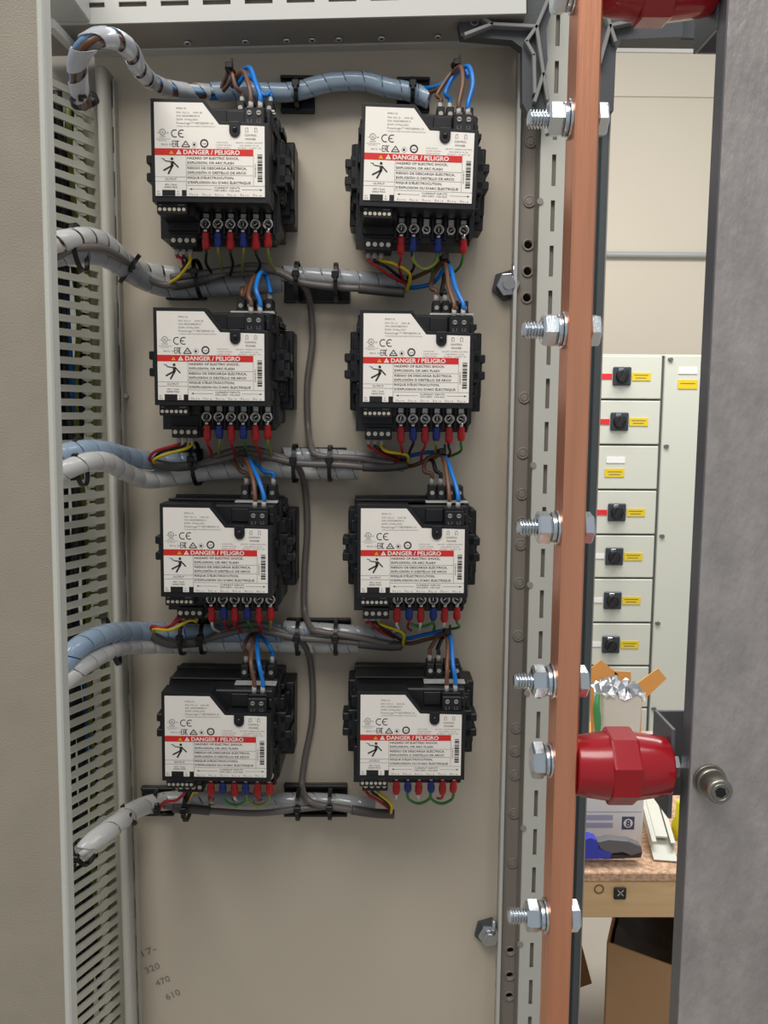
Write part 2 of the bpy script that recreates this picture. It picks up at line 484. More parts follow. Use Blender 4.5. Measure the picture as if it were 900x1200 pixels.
    lline(mb, 14.2, 44.6, 18.3, 48.9, 1.05, 'ink', Y); lline(mb, 12.6, 44.6, 8.3, 44.0, .8, 'ink', Y)
    lline(mb, 13.4, 47.6, 6.5, 51.3, 1.3, 'ink', Y); lline(mb, 13.8, 47.6, 10.2, 53.9, 1.35, 'ink', Y)
    lline(mb, 5.0, 42.2, 7.6, 42.6, .5, 'ink', Y); lline(mb, 7.6, 42.6, 7.0, 43.5, .4, 'ink', Y); lline(mb, 7.0, 43.4, 8.8, 44.2, .5, 'ink', Y)
    # bar code
    rr = random.Random(3); v = 38.2
    while v < 59.4:
        w = rr.choice((.25, .45, .8, 1.2)); flat(mb, 80.4, 84.2, v, min(v+w, 59.6), 'ink', Y); v += w+rr.choice((.25, .4, .7))
    ltext(mb, '0A5D4B1D', 79.2, 55, 1.1, 10, 'ink_grey', y=Y, rot=PI/2)
    return mb

def make_meter():
    root = empty('power_meter')
    meter_body().build('housing', root, bevel=.0008)
    lab = build_label().build('front_label', root, recalc=False)
    lab['label'] = 'white front label with red danger bar'
    # U shaped sensor window
    mb = MB('black_plastic')
    pts = [(19.6, 22)]+[(19.6+0-0+0, 18)]
    cx, cz, r = 19.8, 14.0, 4.3
    poly = [(cx-r, 21.5), (cx-r, cz)]+[(cx+r*math.cos(a), cz+r*math.sin(a)) for a in [PI+PI*k/10 for k in range(1, 10)]]+[(cx+r, cz), (cx+r, 21.5)]
    mb.prism(poly, FY-2.2, FY, None, MM)
    sw = mb.build('sensor_window', root, bevel=.0005)
    b = MB('black_gloss'); b.sphere((cx*.001, (FY-2)*.001, .0155), .0022); b.build('lens', sw)
    # front supply connector
    mb = MB('black_plastic')
    bx(mb, 26.5, 42.5, -98, -84, 20.8, 33.2, .6)
    bx(mb, 26.5, 42.5, -93, -84, 33.2, 35, .3)
    fc = mb.build('supply_connector', root)
    for x in (30.8, 38.2):
        b = MB('tin'); b.cyl((x*.001, -.0980, .0292), (x*.001, -.0988, .0292), .0019, n=12)
        b.box(x-1.5, x+1.5, -99.0, -98.8, 28.9, 29.5, 0, 'ink', MM); b.build('terminal_screw', fc)
    b = MB('ink_grey')
    tmp = MB(); put_text(tmp, 'L1', 29.2, 22, 2.6, -98.15, 3.4, 'ink_grey'); put_text(tmp, 'L2', 36.6, 22, 2.6, -98.15, 3.4, 'ink_grey')
    for f in tmp.f: b.f.append(f)
    for p in tmp.v: b.v.append(MM @ p)
    b.build('terminal_lettering', fc, recalc=False)
    # rear supply block
    mb = MB('black_plastic')
    bx(mb, 14, 46, -60, -40, 36, 43, .6)
    for x in (15, 22.8, 30.8, 38.6): bx(mb, x, x+6.6, -62, -42, 38, 51, .6)
    rc = mb.build('voltage_connector', root)
    for x in (18.3, 26.1, 34.1, 41.9):
        b = MB('tin'); b.cyl((x*.001, -.062, .045), (x*.001, -.0628, .045), .0019, n=12); b.build('terminal_screw', rc)
    mb = MB('clip_silver')
    poly = [(12, 0), (48, 0), (48, 3), (43, 3.4), (43, 5), (48, 5.6), (48, 9), (12, 9), (12, 5.6), (16, 5), (16, 3.4), (12, 3)]
    R = Matrix.Translation((0, -.0745, .0386)) @ Matrix.Rotation(PI/2, 4, 'X') @ Matrix.Scale(.001, 4)
    # poly in x,y -> lay flat
    vs = [(x*.001, (-76+y)*.001, z*.001) for z in (37.6, 39.0) for x, y in poly]; n = len(poly)
    mb.add(vs, [tuple(range(n)), tuple(range(2*n-1, n-1, -1))]+[(i, (i+1) % n, n+(i+1) % n, n+i) for i in range(n)])
    mb.build('rail_clip', root)['label'] = 'silver metal clip plate'
    # output connector with six dots
    mb = MB('black_plastic')
    bx(mb, -43.5, -19.5, -96, -62, -48.0, -38.5, .7)
    bx(mb, -43.5, -17, -64, -40, -54, -38.5, .7)
    bx(mb, -20, -15.5, -88, -62, -47, -39, .7)
    oc = mb.build('status_connector', root)
    for i in range(6):
        x = -41+3.8*i
        b = MB('screw_dot'); b.cyl((x*.001, -.096, -.0445), (x*.001, -.0966, -.0445), .0014, n=10); b.build('contact_dot', oc)
    b = MB('ink_grey')
    for x0, x1 in ((-42, -39.5), (-27, -21.5)): b.box(x0, x1, -96.1, -95.9, -41.6, -40.6, 0, None, MM)
    b.build('printed_mark', oc)
    # lower output terminal
    mb = MB('black_plastic')
    bx(mb, -41.5, -18.5, -63, -40, -67, -56.5, .6); bx(mb, -42.5, -17.5, -56, -40, -56, -50, .6)
    ot = mb.build('output_terminal', root)
    for i in range(4):
        x = -38.4+5.6*i
        b = MB('screw_dot'); b.cyl((x*.001, -.063, -.0620), (x*.001, -.0637, -.0620), .0019, n=12); b.build('terminal_screw', ot)
    b = MB('ink_grey'); b.box(-40.5, -20, -56.3, -56, -53.5, -51.5, 0, None, MM); b.build('nameplate_strip', ot)
    # current terminals
    for i in range(6):
        x = TX[i]
        mb = MB(['tin', 'black_matt', 'clip_silver'])
        bx(mb, x-2.4, x+2.4, -62.4, -60.0, -52, -39.6, .3, 'clip_silver')
        mb.cyl((x*.001, -.060, -.0485), (x*.001, -.0638, -.0485), .0036, n=16, m='tin')
        mb.cyl((x*.001, -.0638, -.0485), (x*.001, -.0641, -.0485), .0024, n=14, m='black_matt')
        mb.box(-1.6, 1.6, -.3, 0, -.4, .4, 0, 'tin', MM @ Matrix.Translation((x, -64.1, -48.5)) @ Matrix.Rotation(x*.7, 4, 'Y'))
        mb.build('current_terminal', root)
    mb = MB('black_plastic')
    for i in range(7):
        x = TX[0]-5.2+10.4*i
        bx(mb, x-.9, x+.9, -66, -58, -57, -38, .3)
    bx(mb, TX[0]-6, TX[5]+6, -61, -56, -60, -54, .5)
    mb.build('terminal_barrier', root)
    # side brackets with their clips
    for s in (-1, 1):
        mb = MB('black_plastic')
        e = 60.5 if s > 0 else 55.5
        bx(mb, s*48, s*e, -34, -3, -42, 27, 1)
        bx(mb, s*48, s*(e-3.5), -40, -30, -36, 20, 1)
        bx(mb, s*(e-4), s*e, -38, -33, -30, -12, .6)
        br = mb.build('side_bracket', root)
        c = MB('black_plastic')
        l = 60.5 if s > 0 else 59.5
        bx(c, s*46, s*(l-4.5), -64, -36, -18, 9, .8)
        bx(c, s*50, s*l, -64, -42, -1, 6, .8); bx(c, s*50, s*l, -64, -42, -15, -8, .8)
        bx(c, s*50, s*(l-2.5), -62, -46, -8, -1, .5)
        bx(c, s*48, s*(l-7), -58, -40, 9, 20, .8)
        bx(c, s*48, s*(l-6), -56, -40, -28, -18, .8)
        c.build('latch', br)
    return root

TX = [-11+10.4*i for i in range(6)]
proto = make_meter()
def copy_tree(o, parent=None):
    c = o.copy(); COL.objects.link(c)
    if parent is not None: c.parent = parent
    for ch in list(o.children): copy_tree(ch, c)
    return c
SPOTS = [('top', 'left', 246, 176, -.004, 0), ('top', 'right', 491, 182.5, -.026, 0),
         ('second', 'left', 247.3, 417.5, -.004, 0), ('second', 'right', 488, 420, -.004, 0),
         ('third', 'left', 253, 645, -.008, 0), ('third', 'right', 483.5, 645.5, 0.0, 0),
         ('bottom', 'left', 253, 863.3, -.012, 0), ('bottom', 'right', 481.5, 861.5, -.003, 0)]
METERS = []
for i, (row, side, px, py, rl, yw) in enumerate(SPOTS):
    o = proto if i == 0 else copy_tree(proto)
    p = P(px, py, FY*.001)
    o.location = (p.x, 0, p.z); o.rotation_euler = (0, -rl, 0)
    rowtxt = {'top': 'topmost', 'second': 'second from top', 'third': 'third from top', 'bottom': 'lowest'}[row]
    tag(o, f'black power meter with white danger label, {rowtxt} in the {side} column', 'power meter', 'power meters on the mounting plate')
    METERS.append((row, side, Matrix.Translation(o.location) @ Matrix.Rotation(-rl, 4, 'Y')))

# ---------------------------------------------------------------- cabinet: mounting plate
def X(px, py, Y): return P(px, py, Y).x
def Z(px, py, Y): return P(px, py, Y).z
tl = P(112, 63.5, 0); tr = P(611, 51.5, 0); xl = X(127, 600, 0); xr = X(596, 600, 0)
zb = 0.0
mb = MB('plate_paint')
mb.prism([(xl, zb), (xr, zb), (xr, tr.z), (xl, tl.z)], -.0, .003)
plate = empty('mounting_plate', ((xl+xr)/2, 0, zb)); tag(plate, 'large grey steel mounting plate behind all the power meters', 'mounting plate')
part('panel', mb, plate)
mb = MB('rail_paint')     # folded edges
mb.prism([(xl, tl.z-.0028), (xr, tr.z-.0028), (xr, tr.z), (xl, tl.z)], -.012, 0)
part('top_flange', mb, plate)
mb = MB('rail_paint'); mb.box(xr-.0025, xr+.0005, -.014, 0, zb, tr.z); part('side_flange', mb, plate)
mb = MB('pencil')
for (px, py, t) in ((168, 1121, '17-'), (172, 1141, '320'), (184, 1156, '470'), (196, 1172, '610')):
    q = P(px, py, 0); put_text(mb, t, q.x, q.z, .0068, -.0004, .0155, 'pencil', rot=.42)
pm = mb.build('pencil_mark', None, recalc=False)
for v in pm.data.vertices: v.co -= plate.location
pm.parent = plate; pm['label'] = 'faint pencil numbers'

# left slotted flange and round-edged rail beside the plate
xa = X(146, 600, -.012); xb = X(134, 600, -.03)
mb = MB('rail_grey')
zt = Z(125, 82, -.02); 
rx0 = X(130.5, 600, -.02); rx1 = X(141.5, 600, -.02)
prof = [(rx0, -.004), (rx0, -.024)]+[(rx0+(rx1-rx0)*(.5-.5*math.cos(PI*k/6)), -.024-.006*math.sin(PI*k/6)) for k in range(1, 6)]+[(rx1, -.024), (rx1, -.004)]
n = len(prof)
mb.add([(x, y, zb) for x, y in prof]+[(x, y, zt) for x, y in prof], [(i, (i+1) % n, n+(i+1) % n, n+i) for i in range(n)], None, True)
mb.add([(x, y, zt) for x, y in prof], [tuple(range(n))])
rail = empty('side_rail', (rx0, 0, zb)); tag(rail, 'pale rounded vertical rail between the slotted duct and the mounting plate', 'rail')
part('rail_body', mb, rail)
mb = MB('rail_grey')
fx0 = X(142, 600, -.012); fx1 = X(147.5, 600, -.012); z = zb; k = 0
w = fx1-fx0
mb.box(fx0, fx0+w*.3, -.012, -.002, zb, zt-.004); mb.box(fx0+w*.7, fx1, -.012, -.002, zb, zt-.004)
while z < zt-.004:
    mb.box(fx0+w*.3, fx0+w*.7, -.011, -.003, z, min(z+.016, zt-.004)); z += .038
part('slotted_flange', mb, rail)

# slotted wiring duct on the left
dA = P(129, 480, -.006); dirv = Vector((.46, 1, 0)).normalized()
dW = .085
dB = dA - dirv*dW
nrm = Vector((-dirv.y, dirv.x, 0))  # pointing left/back (into duct)
def duct_pt(s, z, t): return Vector((dB.x, dB.y, 0))+dirv*s+nrm*t+Vector((0, 0, z))
MD = Matrix(((dirv.x, nrm.x, 0, dB.x), (dirv.y, nrm.y, 0, dB.y), (0, 0, 1, 0), (0, 0, 0, 1)))
dzt = Z(85, 96, -.05); pitch = .0119
duct = empty('wiring_duct', (dB.x, dB.y, zb)); tag(duct, 'light grey slotted plastic wiring duct running down the left side', 'wiring duct')
mb = MB('duct_plastic')
th = .0018; endw = .010
mb.box(dW-endw, dW, 0, th, zb, dzt, 0, None, MD); mb.box(0, .010, 0, th, zb, dzt, 0, None, MD)
nz = int((dzt-.95)/pitch)
mid = .058
for k in range(nz+1):
    z = dzt-k*pitch
    mb.box(.010, dW-endw, 0, th, z-.0060, z, 0, None, MD)
    # lips of the slot
    mb.box(.010, dW-endw, -.0006, 0, z-.0060, z-.0054, 0, None, MD)
    # neck teeth
    for (za, zc) in ((z-.0060, z-.0060-.0019), (z-pitch, z-pitch+.0019)):
        vs = []
        for t in (0, th):
            vs += [(mid-.006, t, za), (mid+.006, t, za), (mid+.003, t, zc), (mid-.003, t, zc)]
        mb.add(vs, [(0, 1, 2, 3), (7, 6, 5, 4), (0, 1, 5, 4), (1, 2, 6, 5), (2, 3, 7, 6), (3, 0, 4, 7)], None, False, MD)
mb.box(.010, dW-endw, 0, th, zb, dzt-(nz+1)*pitch+.0001, 0, None, MD)
part('slotted_wall', mb, duct)
mb = MB('duct_plastic')
mb.box(dW-.002, dW, .0, .060, zb, dzt, 0, None, MD)
mb.box(0, dW, .058, .060, zb, dzt, 0, None, MD)
part('duct_channel', mb, duct)
# wires that run inside the duct
for k, (s, t, c, nm) in enumerate(((.023, .014, 'wire_black', 'black'), (.03, .010, 'wire_black', 'black'), (.058, .020, 'wire_blue', 'blue'), (.044, .010, 'wire_black', 'black'), (.062, .014, 'wire_gy', 'green-yellow'),
                           (.068, .020, 'wire_black', 'black'), (.037, .020, 'wire_black', 'black'), (.051, .024, 'wire_black', 'black'), (.074, .012, 'wire_gy', 'green-yellow'))):
    pts = [duct_pt(s+.003*math.sin(j*1.7+k), .95+(dzt-.955)*j/16, t+.0026*math.sin(j*1.1+2*k)) for j in range(17)]
    mb = MB(c); mb.tube(catmull(pts, .01), .0026 if c != 'wire_black' else .0042, 8)
    dep = ['front', 'second', 'third', 'fourth', 'fifth', 'sixth', 'seventh', 'eighth', 'innermost']
    single('duct_wire', mb, f'{nm} wire running vertically inside the slotted duct, seen through its slots', 'wire', f'{nm} wires inside the duct')

# strut across the duct top
mb = MB('rail_paint')
a = P(58, 27, -.12); b = P(86, 56, -.03)
d = (b-a).normalized(); mb.cyl(a, b, .0045, n=4, smooth=False)
single('strut', mb, 'thin pale strip slanting down above the top of the wiring duct', 'strip')

# left cabinet frame plate (near)
LYF = -.40
xe = X(61, 600, LYF)
mb = MB('beige_paint')
mb.box(xe-.16, xe, LYF, LYF+.0015, 0, 2.05)
lf = empty('cabinet_side_panel', (xe-.08, LYF, 0)); tag(lf, 'beige painted steel side panel filling the left edge of view', 'cabinet panel')
part('face', mb, lf)
mb = MB('frame_paint'); mb.box(xe-.003, xe+.0004, LYF-.0006, LYF+.0090, 0, 2.05, .0008)  # paler paint on the edge stands for the light it catches
part('folded_edge', mb, lf)
za_ = Z(61, 600, LYF); lf.rotation_euler = (0, .0095, 0); lf.location.x += -za_*math.sin(.0095)+.0022

# top rail with slots (box section; underside seen)
RY = -.06
pL = P(106, 28, RY); pR = P(617, 15.5, RY)
L = pR.x-pL.x; rot = math.atan2(pR.z-pL.z, L)
MR = Matrix.Translation((pL.x, RY, pL.z)) @ Matrix.Rotation(-rot, 4, 'Y')
mb = MB('rail_paint')
hs0, hs1 = .0125, .0165
mb.box(-.06, L, 0, .0018, 0, hs0, 0, None, MR); mb.box(-.06, L, 0, .0018, hs1, .055, 0, None, MR)
x = -.06+.004; 
while x < L:
    mb.box(x, min(x+.0115, L), 0, .0018, hs0, hs1, 0, None, MR); x += .0342
tr_ = empty('top_rail', (pL.x, RY, pL.z)); tag(tr_, 'pale slotted steel rail across the top of the cabinet', 'rail')
part('slotted_face', mb, tr_)
mb = MB('upright_paint')
mb.box(-.06, L, .004, .0060, .004, .055, 0, None, MR)
part('rail_back', mb, tr_)
mb = MB('cast_grey')
mb.box(-.06, L, .0018, .059, -.0005, .0018, 0, 'upright_paint', MR)
ur = part('underside', mb, tr_)
for px, py in ((133, 26), (222, 25), (281, 21), (432, 18)):
    pass
for (px, py) in ((220, 49), (288, 50), (336, 48), (366, 48), (397, 48), (447, 45), (513, 43)):
    # screw heads on the underside
    q = P(px, py, -.022)
    loc = MR.inverted() @ q
    c0 = MR @ Vector((loc.x, .036, -.0005)); c1 = MR @ Vector((loc.x, .036, -.0026))
    b = MB(['zinc', 'black_matt']); b.cyl(c0, c1, .0032, n=12)
    b.cyl(c1, c1+Vector((0, 0, -.0002)), .0014, n=6, m='black_matt')
    sc = part('screw', b, tr_)
# back web between rail underside and plate
mb = MB('upright_paint')
mb.box(pL.x-.06, pR.x+.02, .006, .009, tr.z-.06, pL.z+.05)
single('rear_web', mb, 'grey steel crossmember behind the top edge of the mounting plate', 'crossmember')
# side beam running towards the viewer at top left
mb = MB('rail_paint')
mb.box(pL.x-.03, pL.x, -.36, RY-.0005, pL.z+.001, pL.z+.05, .001)
single('side_beam', mb, 'grey cabinet beam running towards the viewer at the top left corner', 'beam')

# ---------------------------------------------------------------- right upright with holes and slots
zu0 = 0.0; zu1 = Z(620, -60, 0)
UY = -.006
ax0 = X(598.5, 600, UY)-.004; ax1 = X(625, 600, UY)
up = empty('cabinet_upright', (ax0, UY, zu0)); tag(up, 'grey steel cabinet upright with round holes and slots behind the copper bar', 'cabinet upright')
holes = [(166, 0), (236, 0), (287, 1), (318, 1), (349, 1), (466, 0), (531, 0), (579, 0), (612, 0), (638, 0), (683, 0), (745, 0), (853, 0), (880, 0), (908, 0), (953, 0), (1011, 0), (1114, 1), (1143, 1), (1167, 1)]
mb = MB('upright_paint')
cx = X(611, 600, UY)
hz = sorted([(Z(611, py, UY), op) for py, op in holes])
zc = zu0; R0 = .0040; hh = .0068
for (z, op) in hz:
    if z-hh > zc: mb.box(ax0, ax1, UY, UY+.002, zc, z-hh)
    zs0 = max(zc, z-hh); zs1 = z+hh
    nseg = 24; outer = []; inner = []
    for i in range(nseg):
        a = 2*PI*i/nseg+PI/nseg; dx, dz = math.cos(a), math.sin(a)
        t = min(((ax1-cx) if dx > 0 else (cx-ax0))/max(abs(dx), 1e-6), ((zs1-z) if dz > 0 else (z-zs0))/max(abs(dz), 1e-6))
        outer.append((cx+dx*t, UY, z+dz*t)); inner.append((cx+dx*R0, UY, z+dz*R0))
    # snap corners
    for (qx, qz) in ((ax0, zs0), (ax0, zs1), (ax1, zs0), (ax1, zs1)):
        j = min(range(nseg), key=lambda i: (outer[i][0]-qx)**2+(outer[i][2]-qz)**2); outer[j] = (qx, UY, qz)
    mb.add(outer+inner, [(i, (i+1) % nseg, nseg+(i+1) % nseg, nseg+i) for i in range(nseg)])
    deep = [(x, UY+.004, zz) for x, _, zz in inner]
    mb.add(inner+deep, [(i, (i+1) % nseg, nseg+(i+1) % nseg, nseg+i) for i in range(nseg)], None, True)
    mb.torus((cx, UY-.0004, z), (0, 1, 0), R0+.0006, .0011, 24, 6)
    if not op: mb.lathe((cx, UY+.004, z), (0, -1, 0), [(0, R0-.0002), (.0048, R0-.0002), (.0056, R0-.0012)], 24)
    zc = zs1
mb.box(ax0, ax1, UY, UY+.002, zc, zu1)
part('holed_face', mb, up)
mb = MB('hole_shade'); mb.box(ax0+.001, ax1, .012, .013, zu0, zu1); part('shadow_backing', mb, up)  # black backing sheet added as the shade behind the holes
# slotted strip, nearer
BY = -.03
bx0 = X(622.5, 600, BY); bx1 = X(668, 600, BY)
sx0 = X(637.5, 600, BY)-.0016; sx1 = sx0+.0036
mb = MB('frame_paint')
mb.box(bx0, sx0, BY, BY+.002, zu0, zu1); mb.box(sx1, bx1, BY, BY+.002, zu0, zu1)
zslot = Z(650, 218, BY); pz = .0385
z = zslot
while z-pz > zu0: z -= pz
# bridges between slots (slot: z .. z+.027)
z -= pz
while z < zu1:
    mb.box(sx0, sx1, BY, BY+.002, max(z+.0265, zu0), min(z+pz, zu1)); z += pz
# small notches along the left edge
part('slotted_face', mb, up)
mb = MB('upright_paint'); mb.box(bx0-.0003, bx0+.0015, BY+.002, UY, zu0, zu1); part('fold', mb, up)
mb = MB('upright_paint'); mb.box(bx0+.0015, bx1, BY+.0045, BY+.006, zu0, zu1); part('slot_backing', mb, up)
for py in (90, 236, 545, 685, 812, 970, 1106):
    b = MB('upright_paint'); q = P(625, py, BY); b.cyl((bx0+.0005, BY-.0012, q.z), (bx0+.0005, BY+.001, q.z), .0028, n=12); part('rivet', b, up)
# channel right of the bar, its shade painted in as darker grey
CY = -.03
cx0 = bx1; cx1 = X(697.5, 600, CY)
mb = MB('shaded_channel'); mb.box(cx0, cx1-.006, CY+.004, CY+.007, zu0, zu1); mb.box(cx1-.0065, cx1, CY-.004, CY+.03, zu0, zu1, .0006)
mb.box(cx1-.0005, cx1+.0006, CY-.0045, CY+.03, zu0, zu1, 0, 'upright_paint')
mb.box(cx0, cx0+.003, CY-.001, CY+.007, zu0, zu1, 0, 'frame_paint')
part('shaded_channel', mb, up)

# cast corner connector at the top
KY = -.048
mb = MB('cast_grey')
def pk(px, py, Y=KY): q = P(px, py, Y); return (q.x, q.z)
mb.prism([pk(536, 19), pk(618, 17), pk(620, -40), pk(652, -40), pk(648, 10), pk(640, 34), pk(642, 70), pk(638, 90), pk(641, 128), pk(622, 140), pk(612, 120), pk(612, 56), pk(600, 47), pk(540, 42)], KY, KY+.012)
mb.prism([pk(702, -40), pk(800, -40), pk(800, 43), pk(728, 46), pk(722, 60), pk(719, 130), pk(701, 130), pk(701, 60), pk(708, 30)], KY, KY+.012)
cc = empty('corner_casting', P(630, 60, KY)); tag(cc, 'dark grey cast metal corner connector with star ribs at the top of the upright', 'corner connector')
part('casting_base', mb, cc)
ribs = [((628, 33), (642, 0)), ((628, 33), (576, 30)), ((576, 30), (560, 19)), ((576, 30), (545, 42)), ((628, 33), (636, 88)), ((636, 88), (626, 120)), ((636, 88), (641, 118)),
        ((628, 33), (616, 50)), ((616, 50), (625, 66)), ((625, 66), (626, 110)), ((714, 32), (742, 26)), ((714, 32), (702, 75)), ((714, 32), (720, 50)), ((714, 32), (706, 5))]
for (a, b) in ribs:
    q0 = P(*a, KY-.003); q1 = P(*b, KY-.003)
    mb = MB('cast_rib'); d = q1-q0; L_ = d.length; an = math.atan2(d.z, d.x)
    M = Matrix.Translation(q0) @ Matrix.Rotation(-an, 4, 'Y')
    mb.box(-.001, L_+.001, -.004, .004, -.0015, .0015, .0005, None, M); part('rib', mb, cc)
q = P(594, 27, KY)
mb = MB('cast_rib'); q = P(556, 26, KY); mb.torus((q.x, q.y-.001, q.z), (0, 1, 0), .003, .0009, 16, 6); part('boss', mb, cc)
# header over the opening
mb = MB('cast_grey'); mb.box(P(722, 40, -.03).x-.002, P(900, 40, -.03).x, -.03, -.01, Z(722, 45, -.03), Z(722, -40, -.03), .001)
single('header_beam', mb, 'dark grey beam over the opening right of the copper bar', 'beam')
# slotted rear rail seen through the opening
q0 = P(700, 60.5, .06); q1 = P(900, 60.5, .06)
mb = MB('rail_paint'); hz0 = .009
mb.box(q0.x, q1.x+.2, .06, .062, q0.z, q0.z+.004); mb.box(q0.x, q1.x+.2, .06, .062, q0.z+.0062, q0.z+.05)
x = q0.x
while x < q1.x+.2: mb.box(x, x+.018, .06, .062, q0.z+.004, q0.z+.0062); x += .051
single('rear_rail', mb, 'cream slotted rear rail at the top of the opening', 'rail')

# plate fixing bolts half hidden at plate's right edge
def hexpoly(r, ph=0.0): return [(r*math.cos(PI/3*k+ph), r*math.sin(PI/3*k+ph)) for k in range(6)]
for (px, py, wh) in ((594, 335, 'upper'), (572, 1090, 'lower')):
    q = P(px, py, 0)
    r_ = empty('hex_fixing', (q.x, 0, q.z)); tag(r_, f'zinc hexagonal fixing nut at the {wh} right edge of the mounting plate', 'nut', 'fixing nuts on the mounting plate')
    mb = MB('cast_grey'); mb.prism([(q.x+a, q.z+b) for a, b in hexpoly(.0145, .3)], -.004, 0); part('washer', mb, r_, .0005)
    mb = MB('zinc'); mb.prism([(q.x+a, q.z+b) for a, b in hexpoly(.011, .1)], -.011, -.004); part('nut', mb, r_, .0006)
    mb = MB('zinc'); mb.cyl((q.x, -.011, q.z), (q.x, -.016, q.z), .0055, n=16); mb.cyl((q.x+.004, -.012, q.z+.004), (q.x+.004, -.012, q.z+.018), .002, n=8); part('stud', mb, r_)
# small screw on plate left
q = P(147, 464, 0)
mb = MB('ferrule_grey'); mb.prism([(q.x+a, q.z+b) for a, b in hexpoly(.0036)], -.004, 0); mb.cyl((q.x-.001, -.004, q.z), (q.x+.003, -.010, q.z), .002, n=8)
single('plate_screw', mb, 'small grey screw near the left edge of the mounting plate', 'screw')

# ---------------------------------------------------------------- copper bar, bolts, insulators
QY = -.40
q0 = X(660, 600, QY); q1 = X(687, 600, QY)
mb = MB('copper'); mb.box(q0, q1, QY, QY+.020, 0, 2.05, .0009)
mb.M = None
single('copper_busbar', mb, 'long vertical copper busbar with bolts through it', 'busbar', bevel=0)

AY = QY+.010
def bolt(py, kind):
    z = Z(650, py, AY)
    r_ = empty('hex_bolt', ((q0+q1)/2, AY, z))
    hexM = lambda x0, x1, r, ph: None
    def hexx(mb, x0, x1, r, ph=PI/6):
        pts = [(r*math.cos(PI/3*k+ph), r*math.sin(PI/3*k+ph)) for k in range(6)]
        c = (x1-x0)*.16
        rings = [(x0, .86), (x0+c, 1.0), (x1-c, 1.0), (x1, .86)]
        vs = [(x, AY+a*s, z+b*s) for x, s in rings for a, b in pts]
        fs = [(6*k+i, 6*k+(i+1) % 6, 6*k+6+(i+1) % 6, 6*k+6+i) for k in range(3) for i in range(6)]+[tuple(range(5, -1, -1)), tuple(range(18, 24))]
        mb.add(vs, fs)
    if kind == 'nut':
        mb = MB('zinc'); mb.cyl((q0-.0014, AY, z), (q0, AY, z), .0088, n=28); mb.cyl((q0-.0036, AY, z), (q0-.0016, AY, z), .0074, n=24)
        part('washer', mb, r_, .0002)
        mb = MB('zinc'); hexx(mb, q0-.0108, q0-.0037, .0080, .2); part('nut', mb, r_)
        mb = MB('zinc'); prof = []; n = 6
        L_ = .0085; e = q0-.0108
        for k in range(n):
            a = k/n*L_; prof += [(a, .0028), (a+L_/n*.2, .0028), (a+L_/n*.55, .0042), (a+L_/n*.7, .0042)]
        prof += [(L_, .0034), (L_+.0005, .0029)]
        mb.lathe((e, AY, z), (-1, 0, 0), prof, 20, smooth=False); part('thread', mb, r_)
        mb = MB('zinc'); hexx(mb, q1+.0002, q1+.0056, .0079, .2); part('bolt_head', mb, r_)
    else:
        mb = MB('zinc'); mb.cyl((q0-.0014, AY, z), (q0, AY, z), .0088, n=28); mb.cyl((q0-.0034, AY, z), (q0-.0016, AY, z), .0076, n=24)
        part('washer', mb, r_, .0002)
        mb = MB('zinc'); hexx(mb, q0-.0100, q0-.0035, .0092, .3); part('bolt_head', mb, r_)
    return r_
for py, t in ((140, 'topmost of five with threads showing left of the copper bar'), (387, 'second from top with threads showing left of the copper bar'), (618, 'third with threads showing, halfway down the copper bar'), (798, 'fourth with threads showing, just above the lower red insulator'), (1073, 'lowest with threads showing, below the lower red insulator')):
    tag(bolt(py, 'nut'), 'zinc bolt and nut, '+t, 'bolt', 'bolts through the copper bar')
tag(bolt(891, 'head'), 'zinc hex bolt head opposite the lower red insulator', 'bolt')
tag(bolt(-8, 'head'), 'zinc hex bolt head at the very top of the copper bar', 'bolt')

def insulator(py, length, label, b0, b1):
    z = Z(700, py, AY)
    r_ = empty('standoff_insulator', (q1, AY, z)); tag(r_, label, 'insulator', 'red insulators between the copper bar and brackets')
    x0 = q1+.0004; R = .0172
    mb = MB('insulator_red')
    L_ = length
    mb.lathe((x0, AY, z), (1, 0, 0), [(0, R*.80), (.001, R*.84), (L_*.15, R*.91), (L_*.3, R*.97), (L_*.45, R), (L_*.6, R*.99), (L_*.8, R*.92), (L_-.001, R*.84), (L_, R*.81)], 48)
    part('insulator_body', mb, r_)
    mb = MB('insulator_red')
    pts = [(R*1.11*math.cos(PI/4*k+PI/8+.1), R*1.11*math.sin(PI/4*k+PI/8+.1)) for k in range(8)]
    vs = [(x, AY+a*s, z+b*s) for x, s in ((x0+L_*b0, .97), (x0+L_*b0+.001, 1), (x0+L_*b1-.001, 1), (x0+L_*b1, .97)) for a, b in pts]
    fs = [(8*k+i, 8*k+(i+1) % 8, 8*k+8+(i+1) % 8, 8*k+8+i) for k in range(3) for i in range(8)]+[tuple(range(7, -1, -1)), tuple(range(24, 32))]
    mb.add(vs, fs); part('octagonal_collar', mb, r_)
    return z, x0+L_
zi, xi = insulator(897, .0470, 'glossy red barrel insulator joining the copper bar to the right bracket', .34, .63)
zi2, xi2 = insulator(-24, .0520, 'glossy red barrel insulator cut off by the top of view', .34, .62)

# galvanised right-hand plate
GY = -.405
gx = X(825, 600, GY)
gp = empty('galvanised_panel', (gx, GY, 0)); tag(gp, 'mottled galvanised steel panel filling the right edge of view', 'steel panel')
mb = MB('galv'); mb.box(gx, gx+.14, GY, GY+.0025, 0, 2.05, .0006); part('face', mb, gp)
mb = MB('galv_edge'); mb.box(gx-.0004, gx+.0022, GY+.0012, GY+.0125, 0, 2.05, .0006); part('return_edge', mb, gp)  # darker galvanised colour carries the shade on this side face
